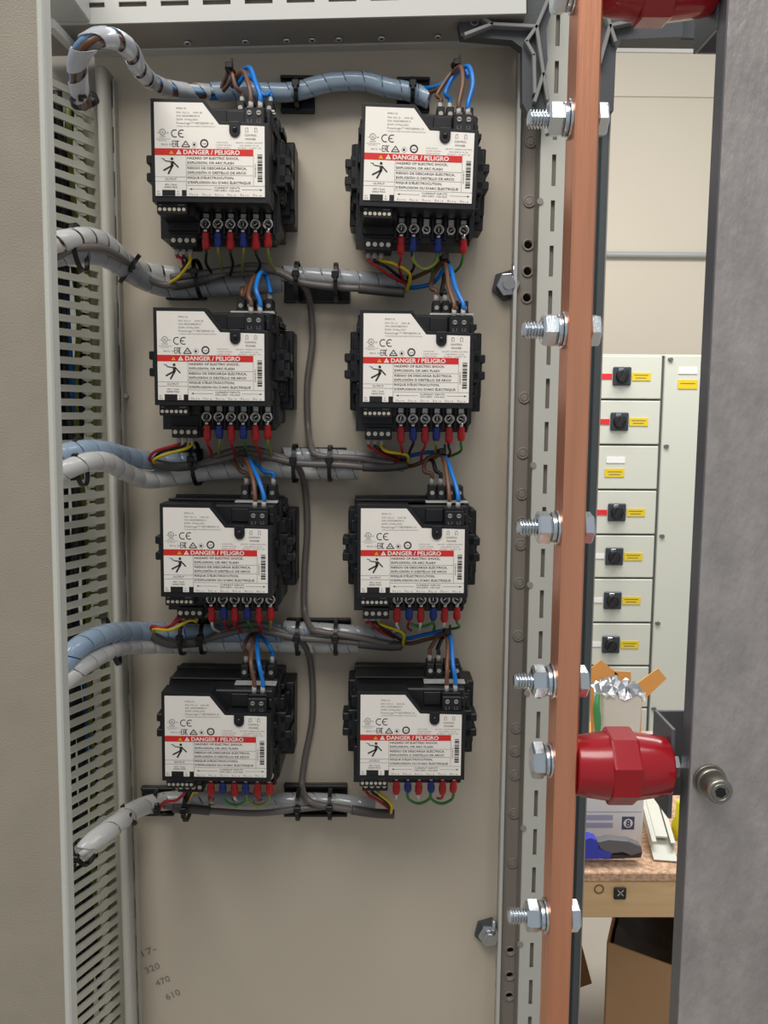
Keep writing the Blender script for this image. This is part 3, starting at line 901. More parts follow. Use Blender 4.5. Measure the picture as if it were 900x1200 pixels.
# brackets
def bracket(z0, z1, x0, label):
    r_ = empty('channel_bracket', (x0, AY, z0)); tag(r_, label, 'bracket', 'galvanised brackets holding the insulators')
    mb = MB('galv_edge')
    mb.box(x0, x0+.002, AY-.004, AY+.024, z0, z1, .0003)
    part('mounting_face', mb, r_)
    mb = MB('galv_edge'); mb.box(x0+.002, x0+.06, AY+.022, AY+.024, z0, z1, .0003); part('rear_wall', mb, r_)
    mb = MB('zinc'); mb.cyl((x0+.002, AY+.006, (z0+z1)/2), (x0+.007, AY+.006, (z0+z1)/2), .006, n=6, smooth=False); part('fixing_bolt', mb, r_)
bracket(zi-.026, zi+.0205, xi+.0003, 'galvanised open channel bracket at the right end of the lower red insulator')
bracket(zi2-.022, zi2+.03, xi2+.0003, 'galvanised bracket at the right end of the top red insulator')
# cap screw
q = P(831, 914, GY)
cs = empty('cap_screw', (q.x, GY, q.z)); tag(cs, 'steel socket cap screw protruding from the galvanised panel', 'cap screw')
mb = MB('cap_steel'); mb.cyl((q.x, GY-.0016, q.z), (q.x, GY, q.z), .0080, n=28); part('washer', mb, cs)
mb = MB('cap_steel'); mb.cyl((q.x, GY-.005, q.z), (q.x, GY-.0016, q.z), .0071, .0074, n=28); part('collar', mb, cs)
mb = MB(['cap_steel', 'hole_shade'])
R1, Rh = .0061, .0027; y0_, y1_ = GY-.005, GY-.014
mb.lathe((q.x, y0_, q.z), (0, -1, 0), [(0, R1), (.008, R1), (.009, R1-.0008)], 28)
mb.v = mb.v; 
mb.cyl((q.x, y1_-.00015, q.z), (q.x, y1_-.0003, q.z), Rh, n=6, m='hole_shade', smooth=False)
mb.torus((q.x, y1_-.0001, q.z), (0, 1, 0), Rh+.0012, .0005, 24, 6, 'cap_steel')
part('socket_head', mb, cs)

# ---------------------------------------------------------------- ring lugs
ORD = ['first', 'second', 'third', 'fourth', 'fifth', 'sixth']
rowtxt = {'top': 'topmost', 'second': 'second', 'third': 'third', 'bottom': 'lowest'}
def Wm(M, x, y, z): return M @ Vector((x*.001, y*.001, z*.001))
tails = {'r': 'wire_red', 'b': 'wire_brown', 'g': 'wire_green', 'y': 'wire_gy', 'w': 'wire_white', 'k': 'wire_black'}
LUGS = {('top', 'left'): ('RBRBRR', 'kykyky'), ('top', 'right'): ('RB.B.R', 'rk.g.g'), ('second', 'left'): ('RBRBRR', 'ryrgry'),
        ('second', 'right'): ('RBRBRR', 'rkrykg'), ('third', 'left'): ('RBRBRR', 'wrrgry'), ('third', 'right'): ('RBRBRR', 'wrwgwg'),
        ('bottom', 'left'): ('RBRBRR', 'rgwyry'), ('bottom', 'right'): ('RBRBRR', 'wrwgrg')}
for (row, side, M) in METERS:
    cols, tl_ = LUGS[(row, side)]
    for i, c in enumerate(cols):
        if c == '.': continue
        x = TX[i]; ln = 13.5 if c == 'R' and i < 5 else 11.5
        cn = 'red' if c == 'R' else 'blue'
        loc = Wm(M, x, -66, -48.5)
        r_ = empty('ring_lug', loc)
        tag(r_, f'{cn} sleeved crimp lug, {ORD[i]} from left under the {rowtxt[row]} meter of the {side} column', 'cable lug', 'crimp lugs on the meter current terminals')
        tilt = random.uniform(-.6, .6)
        mb = MB('tin'); mb.torus(loc, (M.to_3x3() @ Vector((0, 1, 0))), .0037, .0009, 20, 6)
        mb.cyl(Wm(M, x, -66, -52), Wm(M, x+tilt*.4, -65, -56.5), .0017, .0021, n=10); part('ring', mb, r_)
        a = Wm(M, x+tilt*.4, -65, -55.5); b = Wm(M, x+tilt, -63, -55.5-ln)
        mb = MB('sleeve_red' if c == 'R' else 'sleeve_blue')
        mb.tube(catmull([a, b], .001), .003, 12, rfun=lambda t: .0029 if t < .45 else .0034 if t < .9 else .0028)
        part('sleeve', mb, r_)
        if row != 'bottom' or i in (0, 2, 4):
            e = Wm(M, x+tilt+random.uniform(-3, 3), -52, -55.5-ln-10); f = Wm(M, x+(-12 if (i == 5 and side == 'right') else random.uniform(-6, 4)), -36, -55.5-ln-17)
            mb = MB(tails[tl_[i]]); mb.tube(catmull([b+(a-b)*.1, b+(b-a)*.25, e, f], .0015), .0012, 8); part('wire_tail', mb, r_)
# short jumper loops
def wire_obj(name, pts, r, m, label, cat='wire', group=None, n=8, ferr=None):
    mb = MB(m); mb.tube(catmull(pts, .002), r, n)
    if ferr is None: return single(name, mb, label, cat, group)
    r_ = empty(name, pts[0]); tag(r_, label, cat, group)
    part('insulation', mb, r_)
    f = MB('ferrule_grey'); f.cyl(ferr[0], ferr[1], .0021, .0019, n=10); part('ferrule', f, r_)
    return r_
D = {(r, s): M for r, s, M in METERS}
def loop(row, side, i, j, drop, m, label):
    M = D[(row, side)]
    a = Wm(M, TX[i], -63, -66); b = Wm(M, TX[j], -63, -66); xm = (TX[i]+TX[j])/2
    pts = [a, Wm(M, TX[i]+1, -61, -66-drop*.6), Wm(M, xm, -58, -66-drop), Wm(M, TX[j]-1, -61, -66-drop*.6), b]
    wire_obj('jumper_wire', pts, .0013, m, label, 'wire', 'jumper wires between lugs')
loop('bottom', 'left', 1, 3, 15, 'wire_green', 'green jumper wire looping between the blue lugs of the lowest left meter')
loop('bottom', 'left', 3, 5, 15, 'wire_gy', 'yellow-green jumper wire looping right of the blue lugs on lowest left meter')
loop('bottom', 'right', 1, 3, 15, 'wire_green', 'green jumper wire looping between the blue lugs of the lowest right meter')
loop('bottom', 'right', 3, 5, 15, 'wire_green', 'green jumper wire looping from blue lug to the last red lug on lowest right meter')
loop('third', 'right', 1, 3, 9, 'wire_green', 'green jumper wire looping between the blue lugs of the third right meter')
loop('top', 'right', 1, 3, 14, 'wire_gy', 'yellow-green jumper wire under the topmost right meter')

# ---------------------------------------------------------------- control supply wires (with ferrules)
def pp(l): return [P(*q) for q in l]
F1, F2, R1x, R4x, R2x = 30.8, 38.2, 18.3, 41.9, 26.1
CW = [
 ('top', 'left', F1, 'f', 'wire_brown', [(291, 98, -.085), (285, 84, -.07), (274, 92, -.045), (262, 106, -.03)]),
 ('top', 'left', F2, 'f', 'wire_blue', [(300, 98, -.085), (293, 80, -.07), (283, 84, -.045), (272, 102, -.03)]),
 ('top', 'left', R1x, 'r', 'wire_brown', [(277, 103, -.055), (270, 82, -.05), (264, 94, -.03), (258, 106, -.025)]),
 ('top', 'left', R4x, 'r', 'wire_blue', [(309, 112, -.055), (299, 96, -.05), (288, 88, -.035), (276, 104, -.03)]),
 ('top', 'right', F1, 'f', 'wire_brown', [(542, 98, -.085), (540, 79, -.075), (530, 86, -.05), (515, 103, -.035), (498, 110, -.022)]),
 ('top', 'right', F2, 'f', 'wire_blue', [(554, 98, -.085), (549, 78, -.075), (533, 86, -.045), (515, 100, -.035), (496, 104, -.022)]),
 ('top', 'right', R1x, 'r', 'wire_brown', [(512, 112, -.052), (524, 92, -.05), (534, 80, -.05)]),
 ('top', 'right', R2x, 'r', 'wire_blue', [(522, 110, -.055), (530, 92, -.05), (543, 80, -.055), (548, 90, -.06)]),
 ('second', 'left', F1, 'f', 'wire_brown', [(291, 345, -.085), (297, 326, -.06), (303, 322, -.035)]),
 ('second', 'left', F2, 'f', 'wire_blue', [(300, 338, -.085), (305, 320, -.065), (312, 322, -.035)]),
 ('second', 'left', R1x, 'r', 'wire_brown', [(284, 348, -.055), (292, 330, -.045), (300, 326, -.03)]),
 ('second', 'left', R4x, 'r', 'wire_blue', [(317, 344, -.055), (313, 326, -.045), (308, 320, -.03)]),
 ('second', 'right', F1, 'f', 'wire_brown', [(526, 337, -.08), (521, 308, -.06), (505, 316, -.04), (486, 325, -.03), (468, 331, -.022)]),
 ('second', 'right', F2, 'f', 'wire_blue', [(534, 337, -.08), (525, 311, -.06), (508, 331, -.04), (484, 337, -.03), (466, 335, -.022)]),
 ('second', 'right', R1x, 'r', 'wire_brown', [(505, 338, -.05), (508, 322, -.045), (520, 306, -.055)]),
 ('second', 'right', R2x, 'r', 'wire_black', [(517, 345, -.05), (520, 328, -.045), (521, 308, -.055)]),
 ('third', 'left', F1, 'f', 'wire_brown', [(296, 560, -.08), (287, 537, -.055), (276, 534, -.03)]),
 ('third', 'left', F2, 'f', 'wire_blue', [(302, 560, -.08), (291, 538, -.055), (281, 533, -.03)]),
 ('third', 'left', R1x, 'r', 'wire_brown', [(282, 552, -.05), (274, 541, -.04), (268, 538, -.03)]),
 ('third', 'left', R4x, 'r', 'wire_blue', [(309, 552, -.05), (299, 543, -.04), (286, 538, -.03)]),
 ('third', 'right', F1, 'f', 'wire_brown', [(524, 560, -.08), (518, 534, -.06), (503, 538, -.04), (482, 546, -.03), (466, 543, -.022)]),
 ('third', 'right', F2, 'f', 'wire_blue', [(532, 562, -.08), (521, 535, -.06), (506, 530, -.04), (482, 534, -.03), (466, 541, -.022)]),
 ('third', 'right', R1x, 'r', 'wire_brown', [(497, 552, -.05), (500, 538, -.045), (515, 531, -.05)]),
 ('third', 'right', R2x, 'r', 'wire_black', [(511, 552, -.05), (507, 540, -.045), (500, 537, -.04)]),
 ('bottom', 'left', F1, 'f', 'wire_brown', [(294, 775, -.085), (297, 750, -.055), (300, 742, -.03)]),
 ('bottom', 'left', F2, 'f', 'wire_blue', [(303, 775, -.085), (301, 750, -.055), (303, 742, -.03)]),
 ('bottom', 'left', R1x, 'r', 'wire_brown', [(286, 758, -.055), (291, 747, -.045), (297, 742, -.03)]),
 ('bottom', 'left', R4x, 'r', 'wire_blue', [(316, 758, -.055), (310, 750, -.045), (305, 746, -.03)]),
 ('bottom', 'right', F1, 'f', 'wire_brown', [(524, 780, -.085), (523, 745, -.06), (505, 748, -.04), (480, 754, -.03), (466, 750, -.024)]),
 ('bottom', 'right', F2, 'f', 'wire_blue', [(531, 780, -.085), (526, 742, -.06), (506, 742, -.04), (480, 748, -.03), (466, 748, -.024)]),
 ('bottom', 'right', R1x, 'r', 'wire_brown', [(504, 760, -.05), (512, 748, -.045), (521, 741, -.05)]),
 ('bottom', 'right', R2x, 'r', 'wire_black', [(513, 760, -.05), (517, 750, -.045), (522, 743, -.05)]),
]
for (row, side, x, fr, m, path) in CW:
    M = D[(row, side)]
    if fr == 'f': y, z0 = -88.5, 34.5
    else: y, z0 = -52, 50.5
    a = Wm(M, x, y, z0); b = Wm(M, x, y, z0+6.5)
    cn = m.split('_')[1]
    lab = f'{cn} wire in the {"front" if fr == "f" else "rear"} supply connector of the {rowtxt[row]} {side} meter'
    wire_obj('supply_wire', [b-(b-a)*.2, b+(b-a)*.6]+pp(path), .0019, m, lab, 'wire', 'supply wires above the meters', ferr=(a, b))
# small ties bunching the supply wires
for k, (px, py, Y, t) in enumerate(((270, 83, -.05, 'topmost left'), (535, 79, -.055, 'topmost right'), (521, 305, -.058, 'second right'), (285, 533, -.05, 'third left'), (518, 531, -.058, 'third right'), (524, 741, -.058, 'lowest right'))):
    q = P(px, py, Y); mb = MB('tie_black')
    mb.torus(q, (.5, .2, .8), .0042, .0013, 18, 8); mb.box(-.003, .003, -.003, .003, -.0025, .0025, .0006, None, Matrix.Translation(q+Vector((0, -.005, .002))))
    mb.box(-.001, .001, -.001, .001, 0, .004, .0003, None, Matrix.Translation(q+Vector((.002, -.005, .004))))
    single('cable_tie', mb, f'black cable tie bunching the supply wires above the {t} meter', 'cable tie', 'cable ties on the supply wires')

# output wires
OW = {('top', 'left'): [('wire_red', [(213, 303, -.05), (216, 316, -.035)]), ('wire_black', [(219, 305, -.05), (212, 320, -.035)]), ('wire_yellow', [(222, 308, -.052), (210, 324, -.046), (198, 332, -.035)])],
      ('top', 'right'): [('wire_red', [(442, 312, -.052), (460, 325, -.045), (477, 333, -.035)]), ('wire_black', [(452, 312, -.05), (465, 322, -.04), (478, 332, -.03)]), ('wire_yellow', [(462, 309, -.055), (480, 321, -.05), (477, 341, -.035)])],
      ('second', 'left'): [('wire_red', [(205, 522, -.052), (182, 529, -.05), (175, 538, -.045), (181, 543, -.035)]), ('wire_black', [(212, 524, -.05), (188, 530, -.045), (178, 541, -.035)]), ('wire_yellow', [(217, 526, -.054), (196, 532, -.052), (180, 539, -.045), (185, 545, -.035)])],
      ('second', 'right'): [('wire_red', [(438, 527, -.052), (452, 534, -.045), (470, 540, -.035)]), ('wire_black', [(446, 527, -.05), (460, 534, -.045), (477, 541, -.035)]), ('wire_yellow', [(453, 529, -.055), (476, 533, -.05), (479, 543, -.035)])],
      ('third', 'left'): [('wire_pink', [(210, 722, -.05), (202, 731, -.035)]), ('wire_red', [(218, 722, -.05), (196, 735, -.048), (178, 734, -.045), (180, 742, -.035)]), ('wire_yellow', [(222, 727, -.054), (200, 738, -.052), (180, 737, -.045), (183, 743, -.035)])],
      ('third', 'right'): [('wire_red', [(434, 730, -.052), (445, 739, -.045), (462, 747, -.035)]), ('wire_black', [(441, 730, -.05), (452, 739, -.045), (470, 750, -.035)]), ('wire_yellow', [(450, 733, -.055), (472, 742, -.05), (472, 757, -.035)])],
      ('bottom', 'left'): [('wire_red', [(216, 930, -.05), (206, 938, -.045), (192, 940, -.04), (187, 949, -.033)]), ('wire_black', [(224, 928, -.048), (218, 940, -.035)]), ('wire_yellow', [(229, 925, -.052), (220, 938, -.035)])],
      ('bottom', 'right'): [('wire_red', [(433, 932, -.052), (446, 940, -.045), (459, 950, -.035)]), ('wire_black', [(438, 930, -.05), (450, 938, -.045), (461, 953, -.035)]), ('wire_yellow', [(444, 930, -.055), (458, 942, -.05), (458, 954, -.035)])]}
for (row, side), ws in OW.items():
    M = D[(row, side)]
    for k, (m, path) in enumerate(ws):
        x = -38.4+5.6*k
        a = Wm(M, x, -50, -66); b = Wm(M, x, -50, -71.5)
        cn = m.split('_')[1]
        wire_obj('output_wire', [b-(b-a)*.1, b+(b-a)*.3]+pp(path), .0014, m, f'thin {cn} wire from the output terminal of the {rowtxt[row]} {side} meter', 'wire', 'output wires below the meters', ferr=(a, b))

# ---------------------------------------------------------------- cable bundles
def wrap(name, path, r, pitch, gap, wm, wires, label, cat='cable bundle', group='spiral-wrapped cable bundles', twist=.10, wr=None):
    pts = catmull(pp(path), .0025)
    C, N, B, L = frames(pts); tot = L[-1]
    def at(s):
        s = max(0, min(tot, s))
        lo = 0; hi = len(L)-1
        while hi-lo > 1:
            mi_ = (lo+hi)//2
            if L[mi_] <= s: lo = mi_
            else: hi = mi_
        t = (s-L[lo])/max(L[hi]-L[lo], 1e-9)
        return C[lo].lerp(C[hi], t), N[lo].lerp(N[hi], t).normalized(), B[lo].lerp(B[hi], t).normalized()
    root = empty(name, pts[0]); tag(root, label, cat, group)
    mb = MB(wm); st = 20; w = pitch*(1-gap)/2; turns = tot/pitch
    nst = int(turns*st); vs = []; fs = []
    for i in range(nst+1):
        th_ = 2*PI*i/st; sc = w+pitch*i/st
        for (ds, rr) in ((-w, r), (-w, r+.0007), (-w*.9, r+.0009), (0, r+.00095), (w*.9, r+.0009), (w, r+.0007), (w, r)):
            c, n_, b_ = at(sc+ds); vs.append(c+(n_*math.cos(th_)+b_*math.sin(th_))*rr)
    for i in range(nst):
        for j in range(7): fs.append((7*i+j, 7*i+(j+1) % 7, 7*i+7+(j+1) % 7, 7*i+7+j))
    fs += [tuple(range(7)), tuple(7*nst+6-q for q in range(7))]
    mb.add(vs, fs, None, True); sw_ = part('spiral_wrap', mb, root)
    for pg, f in zip(sw_.data.polygons, range(len(sw_.data.polygons))): pass
    md = sw_.modifiers.new('edges', 'EDGE_SPLIT'); md.split_angle = math.radians(38)
    nW = len(wires); rw = wr or r*(.52 if nW <= 3 else .40)
    for k, m in enumerate(wires):
        q = []
        for i in range(0, len(pts), 2):
            an = 2*PI*k/nW+L[i]/twist*2*PI*.12
            off = (r-rw)*.95
            q.append(pts[i]+(N[i]*math.cos(an)+B[i]*math.sin(an))*off)
        b = MB(m); b.tube(q, rw, 8); part('wire', b, root)
    return root

r0 = .0078
# top run
wrap('wrapped_bundle', [(99, 122, -.16), (92, 98, -.18), (92, 68, -.20), (105, 49, -.21), (128, 44, -.19), (150, 56, -.16), (163, 80, -.12), (180, 97, -.07), (205, 105, -.035), (245, 108, -.022)], .0060, .029, .32, 'wrap_haze', ['wire_lightblue', 'wire_brown', 'grey_jacket', 'wire_brown', 'wire_blue', 'wire_white'], 'white spiral-wrapped bundle arching over at the top left, brown and blue wires showing')
wrap('wrapped_bundle', [(245, 108, -.020), (285, 107, -.018), (340, 108, -.016), (385, 97, -.018), (425, 95, -.018), (455, 103, -.018), (482, 108, -.018), (503, 116, -.020)], .0072, .0165, .045, 'wrap_blue', ['wire_lightblue', 'wire_white', 'wire_blue', 'wire_brown'], 'pale blue spiral-wrapped bundle between the topmost left and right meters')
# row 1
wrap('wrapped_bundle', [(35, 291, -.17), (58, 286, -.16), (78, 281, -.15), (100, 278, -.13), (122, 284, -.105), (142, 302, -.075), (158, 314, -.04), (185, 320, -.022), (215, 323, -.02)], .0068, .017, .14, 'wrap_white', ['wire_brown', 'wire_brown', 'wire_white', 'wire_brown'], 'white spiral-wrapped bundle with brown wires below the topmost left meter')
wrap('wrapped_bundle', [(35, 306, -.14), (60, 300, -.13), (90, 296, -.12), (122, 300, -.095), (145, 314, -.065), (168, 328, -.035), (200, 337, -.022), (260, 336, -.018), (330, 331, -.018)], .0080, .018, .045, 'wrap_clear', ['grey_jacket', 'grey_jacket', 'wire_white'], 'thick clear-wrapped grey bundle below the white one, above the second left meter')
wrap('wrapped_bundle', [(330, 322, -.022), (380, 325, -.022), (430, 329, -.022), (476, 333, -.022)], .0072, .0165, .045, 'wrap_clear', ['grey_jacket', 'wire_white', 'grey_jacket'], 'silvery clear-wrapped bundle between the topmost and second right meters')
# row 2
wrap('wrapped_bundle', [(42, 540, -.13), (66, 535, -.12), (90, 528, -.11), (120, 528, -.085), (150, 535, -.05), (185, 541, -.025), (230, 541, -.02)], .0075, .015, .05, 'wrap_blue', ['wire_lightblue', 'wire_blue', 'wire_white'], 'pale blue spiral-wrapped bundle below the second left meter')
wrap('wrapped_bundle', [(42, 564, -.135), (66, 556, -.125), (95, 543, -.115), (122, 540, -.09), (145, 552, -.06), (170, 562, -.035), (200, 560, -.022), (240, 554, -.018), (300, 551, -.016), (420, 552, -.016)], .0072, .0165, .045, 'wrap_white', ['wire_white', 'wire_white', 'wire_green'], 'white spiral-wrapped bundle leaving the duct above the third left meter')
wrap('wrapped_bundle', [(330, 534, -.022), (380, 536, -.022), (430, 539, -.022), (474, 543, -.022)], .0070, .0165, .045, 'wrap_clear', ['grey_jacket', 'wire_white', 'grey_jacket'], 'silvery clear-wrapped bundle between the second and third right meters')
# row 3
wrap('wrapped_bundle', [(62, 796, -.145), (76, 776, -.14), (92, 758, -.13), (118, 745, -.10), (145, 740, -.06), (180, 740, -.03), (240, 742, -.022), (330, 742, -.022)], .0078, .0165, .06, 'wrap_blue', ['wire_lightblue', 'wire_blue', 'wire_white'], 'pale blue spiral-wrapped bundle below the third left meter')
wrap('wrapped_bundle', [(64, 810, -.15), (80, 794, -.14), (100, 778, -.125), (125, 764, -.09), (150, 757, -.05), (190, 756, -.025), (260, 755, -.018), (420, 756, -.016)], .0070, .0165, .045, 'wrap_white', ['wire_white', 'wire_white', 'wire_gy'], 'whitish clear-wrapped bundle above the lowest left meter')
wrap('wrapped_bundle', [(332, 737, -.024), (380, 740, -.024), (430, 744, -.024), (474, 750, -.024)], .0072, .0165, .045, 'wrap_clear', ['wire_white', 'wire_lightblue', 'grey_jacket'], 'silvery clear-wrapped bundle between the third and lowest right meters')
# row 4
wrap('wrapped_bundle', [(94, 1002, -.13), (112, 984, -.12), (136, 966, -.09), (158, 949, -.055), (185, 940, -.025), (215, 937, -.02), (245, 936, -.018)], .0076, .030, .06, 'wrap_white', ['wire_white', 'wire_white', 'wire_white', 'wire_white'], 'white wrapped bundle curving up from the duct to the lowest left meter')
wrap('wrapped_bundle', [(245, 936, -.018), (300, 938, -.016), (380, 939, -.016), (440, 944, -.018)], .0070, .020, .045, 'wrap_clear', ['wire_white', 'wire_white', 'wire_green', 'wire_white'], 'clear-wrapped bundle of white wires running under both lowest meters')

def cable(path, r, m, label, group='grey jacketed cables', ends=None):
    root = empty('cable', P(*path[0])); tag(root, label, 'cable', group)
    b = MB(m); b.tube(catmull(pp(path), .003), r, 12); part('jacket', b, root)
    for e in (ends or []):
        b = MB('dark_jacket'); b.tube(catmull(pp(e), .003), r*1.45, 12); part('end_sleeve', b, root)
    return root
cable([(62, 303, -.15), (88, 291, -.145), (118, 291, -.125), (142, 303, -.09), (160, 318, -.05), (182, 331, -.036), (205, 334, -.034), (245, 326, -.036), (288, 312, -.034), (318, 314, -.034), (345, 327, -.034), (358, 338, -.03), (364, 360, -.012), (366, 400, -.006), (360, 450, -.006), (361, 500, -.008), (365, 524, -.03), (374, 534, -.036), (420, 537, -.036), (462, 543, -.036)], .0030, 'grey_jacket', 'long grey cable arching below the topmost left meter then dropping to the second run', ends=[[(202, 335, -.034), (225, 331, -.035), (245, 326, -.036)]])
cable([(200, 325, -.036), (240, 320, -.038), (290, 315, -.036), (325, 319, -.036), (352, 331, -.036), (400, 337, -.034), (440, 339, -.034), (474, 343, -.034)], .0030, 'grey_jacket', 'grey cable ending at the yellow wire below the topmost right meter', ends=[[(420, 338, -.034), (450, 341, -.034), (474, 343, -.034)]])
cable([(180, 543, -.036), (205, 547, -.036), (232, 545, -.036), (258, 533, -.036), (288, 526, -.036), (315, 531, -.036), (340, 541, -.036), (352, 552, -.026), (358, 576, -.008), (360, 620, -.005), (357, 670, -.006), (357, 715, -.012), (364, 735, -.034), (374, 740, -.040), (420, 747, -.038), (460, 756, -.036)], .0030, 'grey_jacket', 'long grey cable arching below the second left meter then dropping to the third run', ends=[[(180, 543, -.036), (205, 547, -.036), (230, 545, -.036)]])
cable([(232, 545, -.036), (262, 538, -.038), (290, 531, -.038), (320, 537, -.038), (350, 543, -.038), (400, 545, -.036), (440, 548, -.036), (478, 544, -.036)], .0030, 'grey_jacket', 'grey cable ending at the yellow wire below the second right meter', ends=[[(425, 547, -.036), (455, 547, -.036), (478, 544, -.036)]])
cable([(179, 744, -.036), (198, 754, -.036), (232, 753, -.036), (262, 740, -.036), (295, 731, -.036), (322, 737, -.036), (345, 748, -.036), (358, 758, -.026), (365, 785, -.006), (366, 840, -.005), (357, 890, -.006), (354, 920, -.012), (360, 936, -.034), (375, 943, -.036), (420, 950, -.034), (462, 954, -.034)], .0030, 'grey_jacket', 'long grey cable arching below the third left meter then dropping to the lowest run', ends=[[(179, 744, -.036), (198, 754, -.036), (232, 753, -.036)], [(412, 949, -.034), (440, 953, -.034), (462, 954, -.034)]])
cable([(240, 750, -.037), (268, 742, -.038), (295, 737, -.038), (325, 743, -.038), (352, 748, -.038), (400, 751, -.036), (440, 755, -.036), (471, 757, -.036)], .0030, 'grey_jacket', 'grey cable ending at the yellow wire below the third right meter', ends=[[(420, 754, -.036), (450, 757, -.036), (471, 757, -.036)]])
cable([(192, 944, -.034), (215, 948, -.034), (245, 950, -.034), (300, 953, -.034), (350, 948, -.034), (385, 945, -.030), (410, 948, -.028)], .0030, 'grey_jacket', 'grey cable running left to right beneath the lowest left meter', ends=[[(203, 947, -.034), (225, 948, -.034), (246, 950, -.034)]])

# cable bases (black adhesive plates)
def base(px0, py0, px1, py1, label, tilt=0.0):
    a = P(px0, py0, -.003); b = P(px1, py1, -.003)
    c = (a+b)/2; w = abs(b.x-a.x)/2; h = abs(a.z-b.z)/2
    r_ = empty('cable_mount', (c.x, 0, c.z), (0, tilt, 0)); tag(r_, label, 'cable mount', 'black cable mounts on the plate')
    mb = MB('black_plastic'); mb.box(-w, w, -.0035, -.0002, -h, h, .0008); mb.build('base_plate', r_)
    mb = MB('black_plastic')
    mb.box(-w, w, -.008, -.0035, h-.003, h, .0006); mb.box(-w, w, -.008, -.0035, -h, -h+.003, .0006)
    nz_ = max(1, int(w/.012))
    for k in range(nz_):
        xx = -w+(2*w)*(k+.5)/nz_; q = w/nz_*.8
        for s in (-1, 1):
            M = Matrix.Translation((xx+s*q*.45, -.0045, h*.45)) @ Matrix.Rotation(s*.9, 4, 'Y')
            mb.box(-.0075, .0075, -.0006, .0012, -.0006, .0006, 0, None, M)
    mb.build('ridge', r_)
base(329, 90, 369, 133, 'square black cable mount between the two topmost meters')
base(465, 92, 503, 132, 'black cable mount half hidden behind the topmost right meter')
base(195, 316, 235, 352, 'small black cable mount above the second left meter')
base(333, 316, 410, 356, 'wide black cable mount between the columns under the topmost meters')
base(202, 526, 239, 564, 'small tilted black cable mount above the third left meter', -.06)
base(331, 524, 406, 561, 'wide black cable mount between the columns under the second meters')
base(205, 724, 243, 760, 'small black cable mount above the lowest left meter')
base(336, 724, 411, 760, 'wide black cable mount between the columns under the third meters')
base(166, 921, 205, 954, 'small black cable mount left of the lowest left meter')
base(333, 918, 407, 955, 'wide black cable mount between the columns under the lowest meters')

# cable ties
def tie(px, py, Y, rz, ry, label, w=.0036, tilt=0.0, head=1, ax=None):
    c = P(px, py, Y)
    mb = MB('tie_black'); n = 28; vs = []; fs = []
    ax = Vector(ax or (1, 0, 0)).normalized(); u = Vector((0, -1, 0)); u = (u-ax*u.dot(ax)).normalized(); v = ax.cross(u)
    if v.z < 0: v = -v
    for i in range(n):
        a = 2*PI*i/n; ca, sa = math.cos(a), math.sin(a)
        e = 2.6
        pu = abs(ca)**(2/e)*(1 if ca > 0 else -1); pv = abs(sa)**(2/e)*(1 if sa > 0 else -1)
        d = u*ry*pu+v*rz*pv
        dn = (u*pu/ry+v*pv/rz).normalized() if (abs(pu)+abs(pv)) > 0 else u
        for (s, t) in ((-1, 0), (-1, 1), (1, 1), (1, 0)):
            vs.append(c+d+ax*s*w/2+dn*t*.0012)
    for i in range(n):
        j = (i+1) % n
        for k in range(4): fs.append((4*i+k, 4*i+(k+1) % 4, 4*j+(k+1) % 4, 4*j+k))
    r_ = empty('cable_tie', c); tag(r_, label, 'cable tie', 'black cable ties around the bundles')
    mb.add(vs, fs); part('strap', mb, r_)
    h = c+u*(ry+.0012)+v*(head*rz*.25)
    M = Matrix.Translation(h)
    mb = MB('tie_black'); mb.box(-.0032, .0032, -.0035, .0012, -.0028, .0028, .0007, None, M)
    mb.box(-.0016, .0016, -.005, -.002, -.006, -.002, .0004, None, M)
    part('head', mb, r_)
tie(99, 118, -.165, .0085, .009, 'cable tie strapping the white arching bundle to the duct at the top', ax=(-.35, 0, 1))
tie(348, 108, -.018, .0105, .011, 'cable tie on the square mount between the topmost meters')
tie(483, 108, -.018, .0105, .011, 'cable tie just left of the topmost right meter supply wires')
tie(93, 290, -.135, .0165, .013, 'cable tie around the bundles at the duct below the topmost left meter', ax=(1, 0, .15))
tie(152, 315, -.058, .0135, .0125, 'cable tie left of the second left meter where the bundles turn down', ax=(1, .4, -.75))
tie(234, 328, -.026, .0165, .019, 'cable tie on the small mount above the second left meter', ax=(1, 0, .15))
tie(349, 331, -.026, .0165, .019, 'left cable tie on the wide mount under the topmost meters')
tie(394, 331, -.026, .0155, .017, 'right cable tie on the wide mount under the topmost meters')
tie(95, 541, -.105, .019, .012, 'cable tie around the two bundles at the duct below the second left meter', ax=(1, 0, .1))
tie(230, 543, -.026, .019, .019, 'cable tie on the small mount above the third left meter', ax=(1, 0, .1))
tie(346, 543, -.026, .0165, .019, 'left cable tie on the wide mount under the second meters')
tie(387, 543, -.026, .0155, .019, 'right cable tie on the wide mount under the second meters')
tie(131, 751, -.075, .021, .014, 'cable tie around the two bundles at the rail below the third left meter', ax=(1, .2, .3))
tie(216, 746, -.026, .0150, .018, 'left cable tie on the small mount above the lowest left meter')
tie(240, 745, -.026, .0150, .019, 'right cable tie on the small mount above the lowest left meter')
tie(350, 746, -.026, .0155, .019, 'left cable tie on the wide mount under the third meters')
tie(394, 746, -.026, .0155, .019, 'right cable tie on the wide mount under the third meters')
tie(97, 999, -.13, .010, .011, 'cable tie holding the white bundle to the duct at its lowest bend', ax=(.7, 0, .6))
tie(151, 955, -.066, .0095, .011, 'cable tie around the white bundle in front of the rail, lowest run', ax=(.75, .4, .5))
tie(186, 940, -.024, .0105, .012, 'cable tie on the small mount left of the lowest left meter', ax=(1, .1, .2))
tie(220, 943, -.026, .0125, .016, 'cable tie under the lowest left meter output wires')
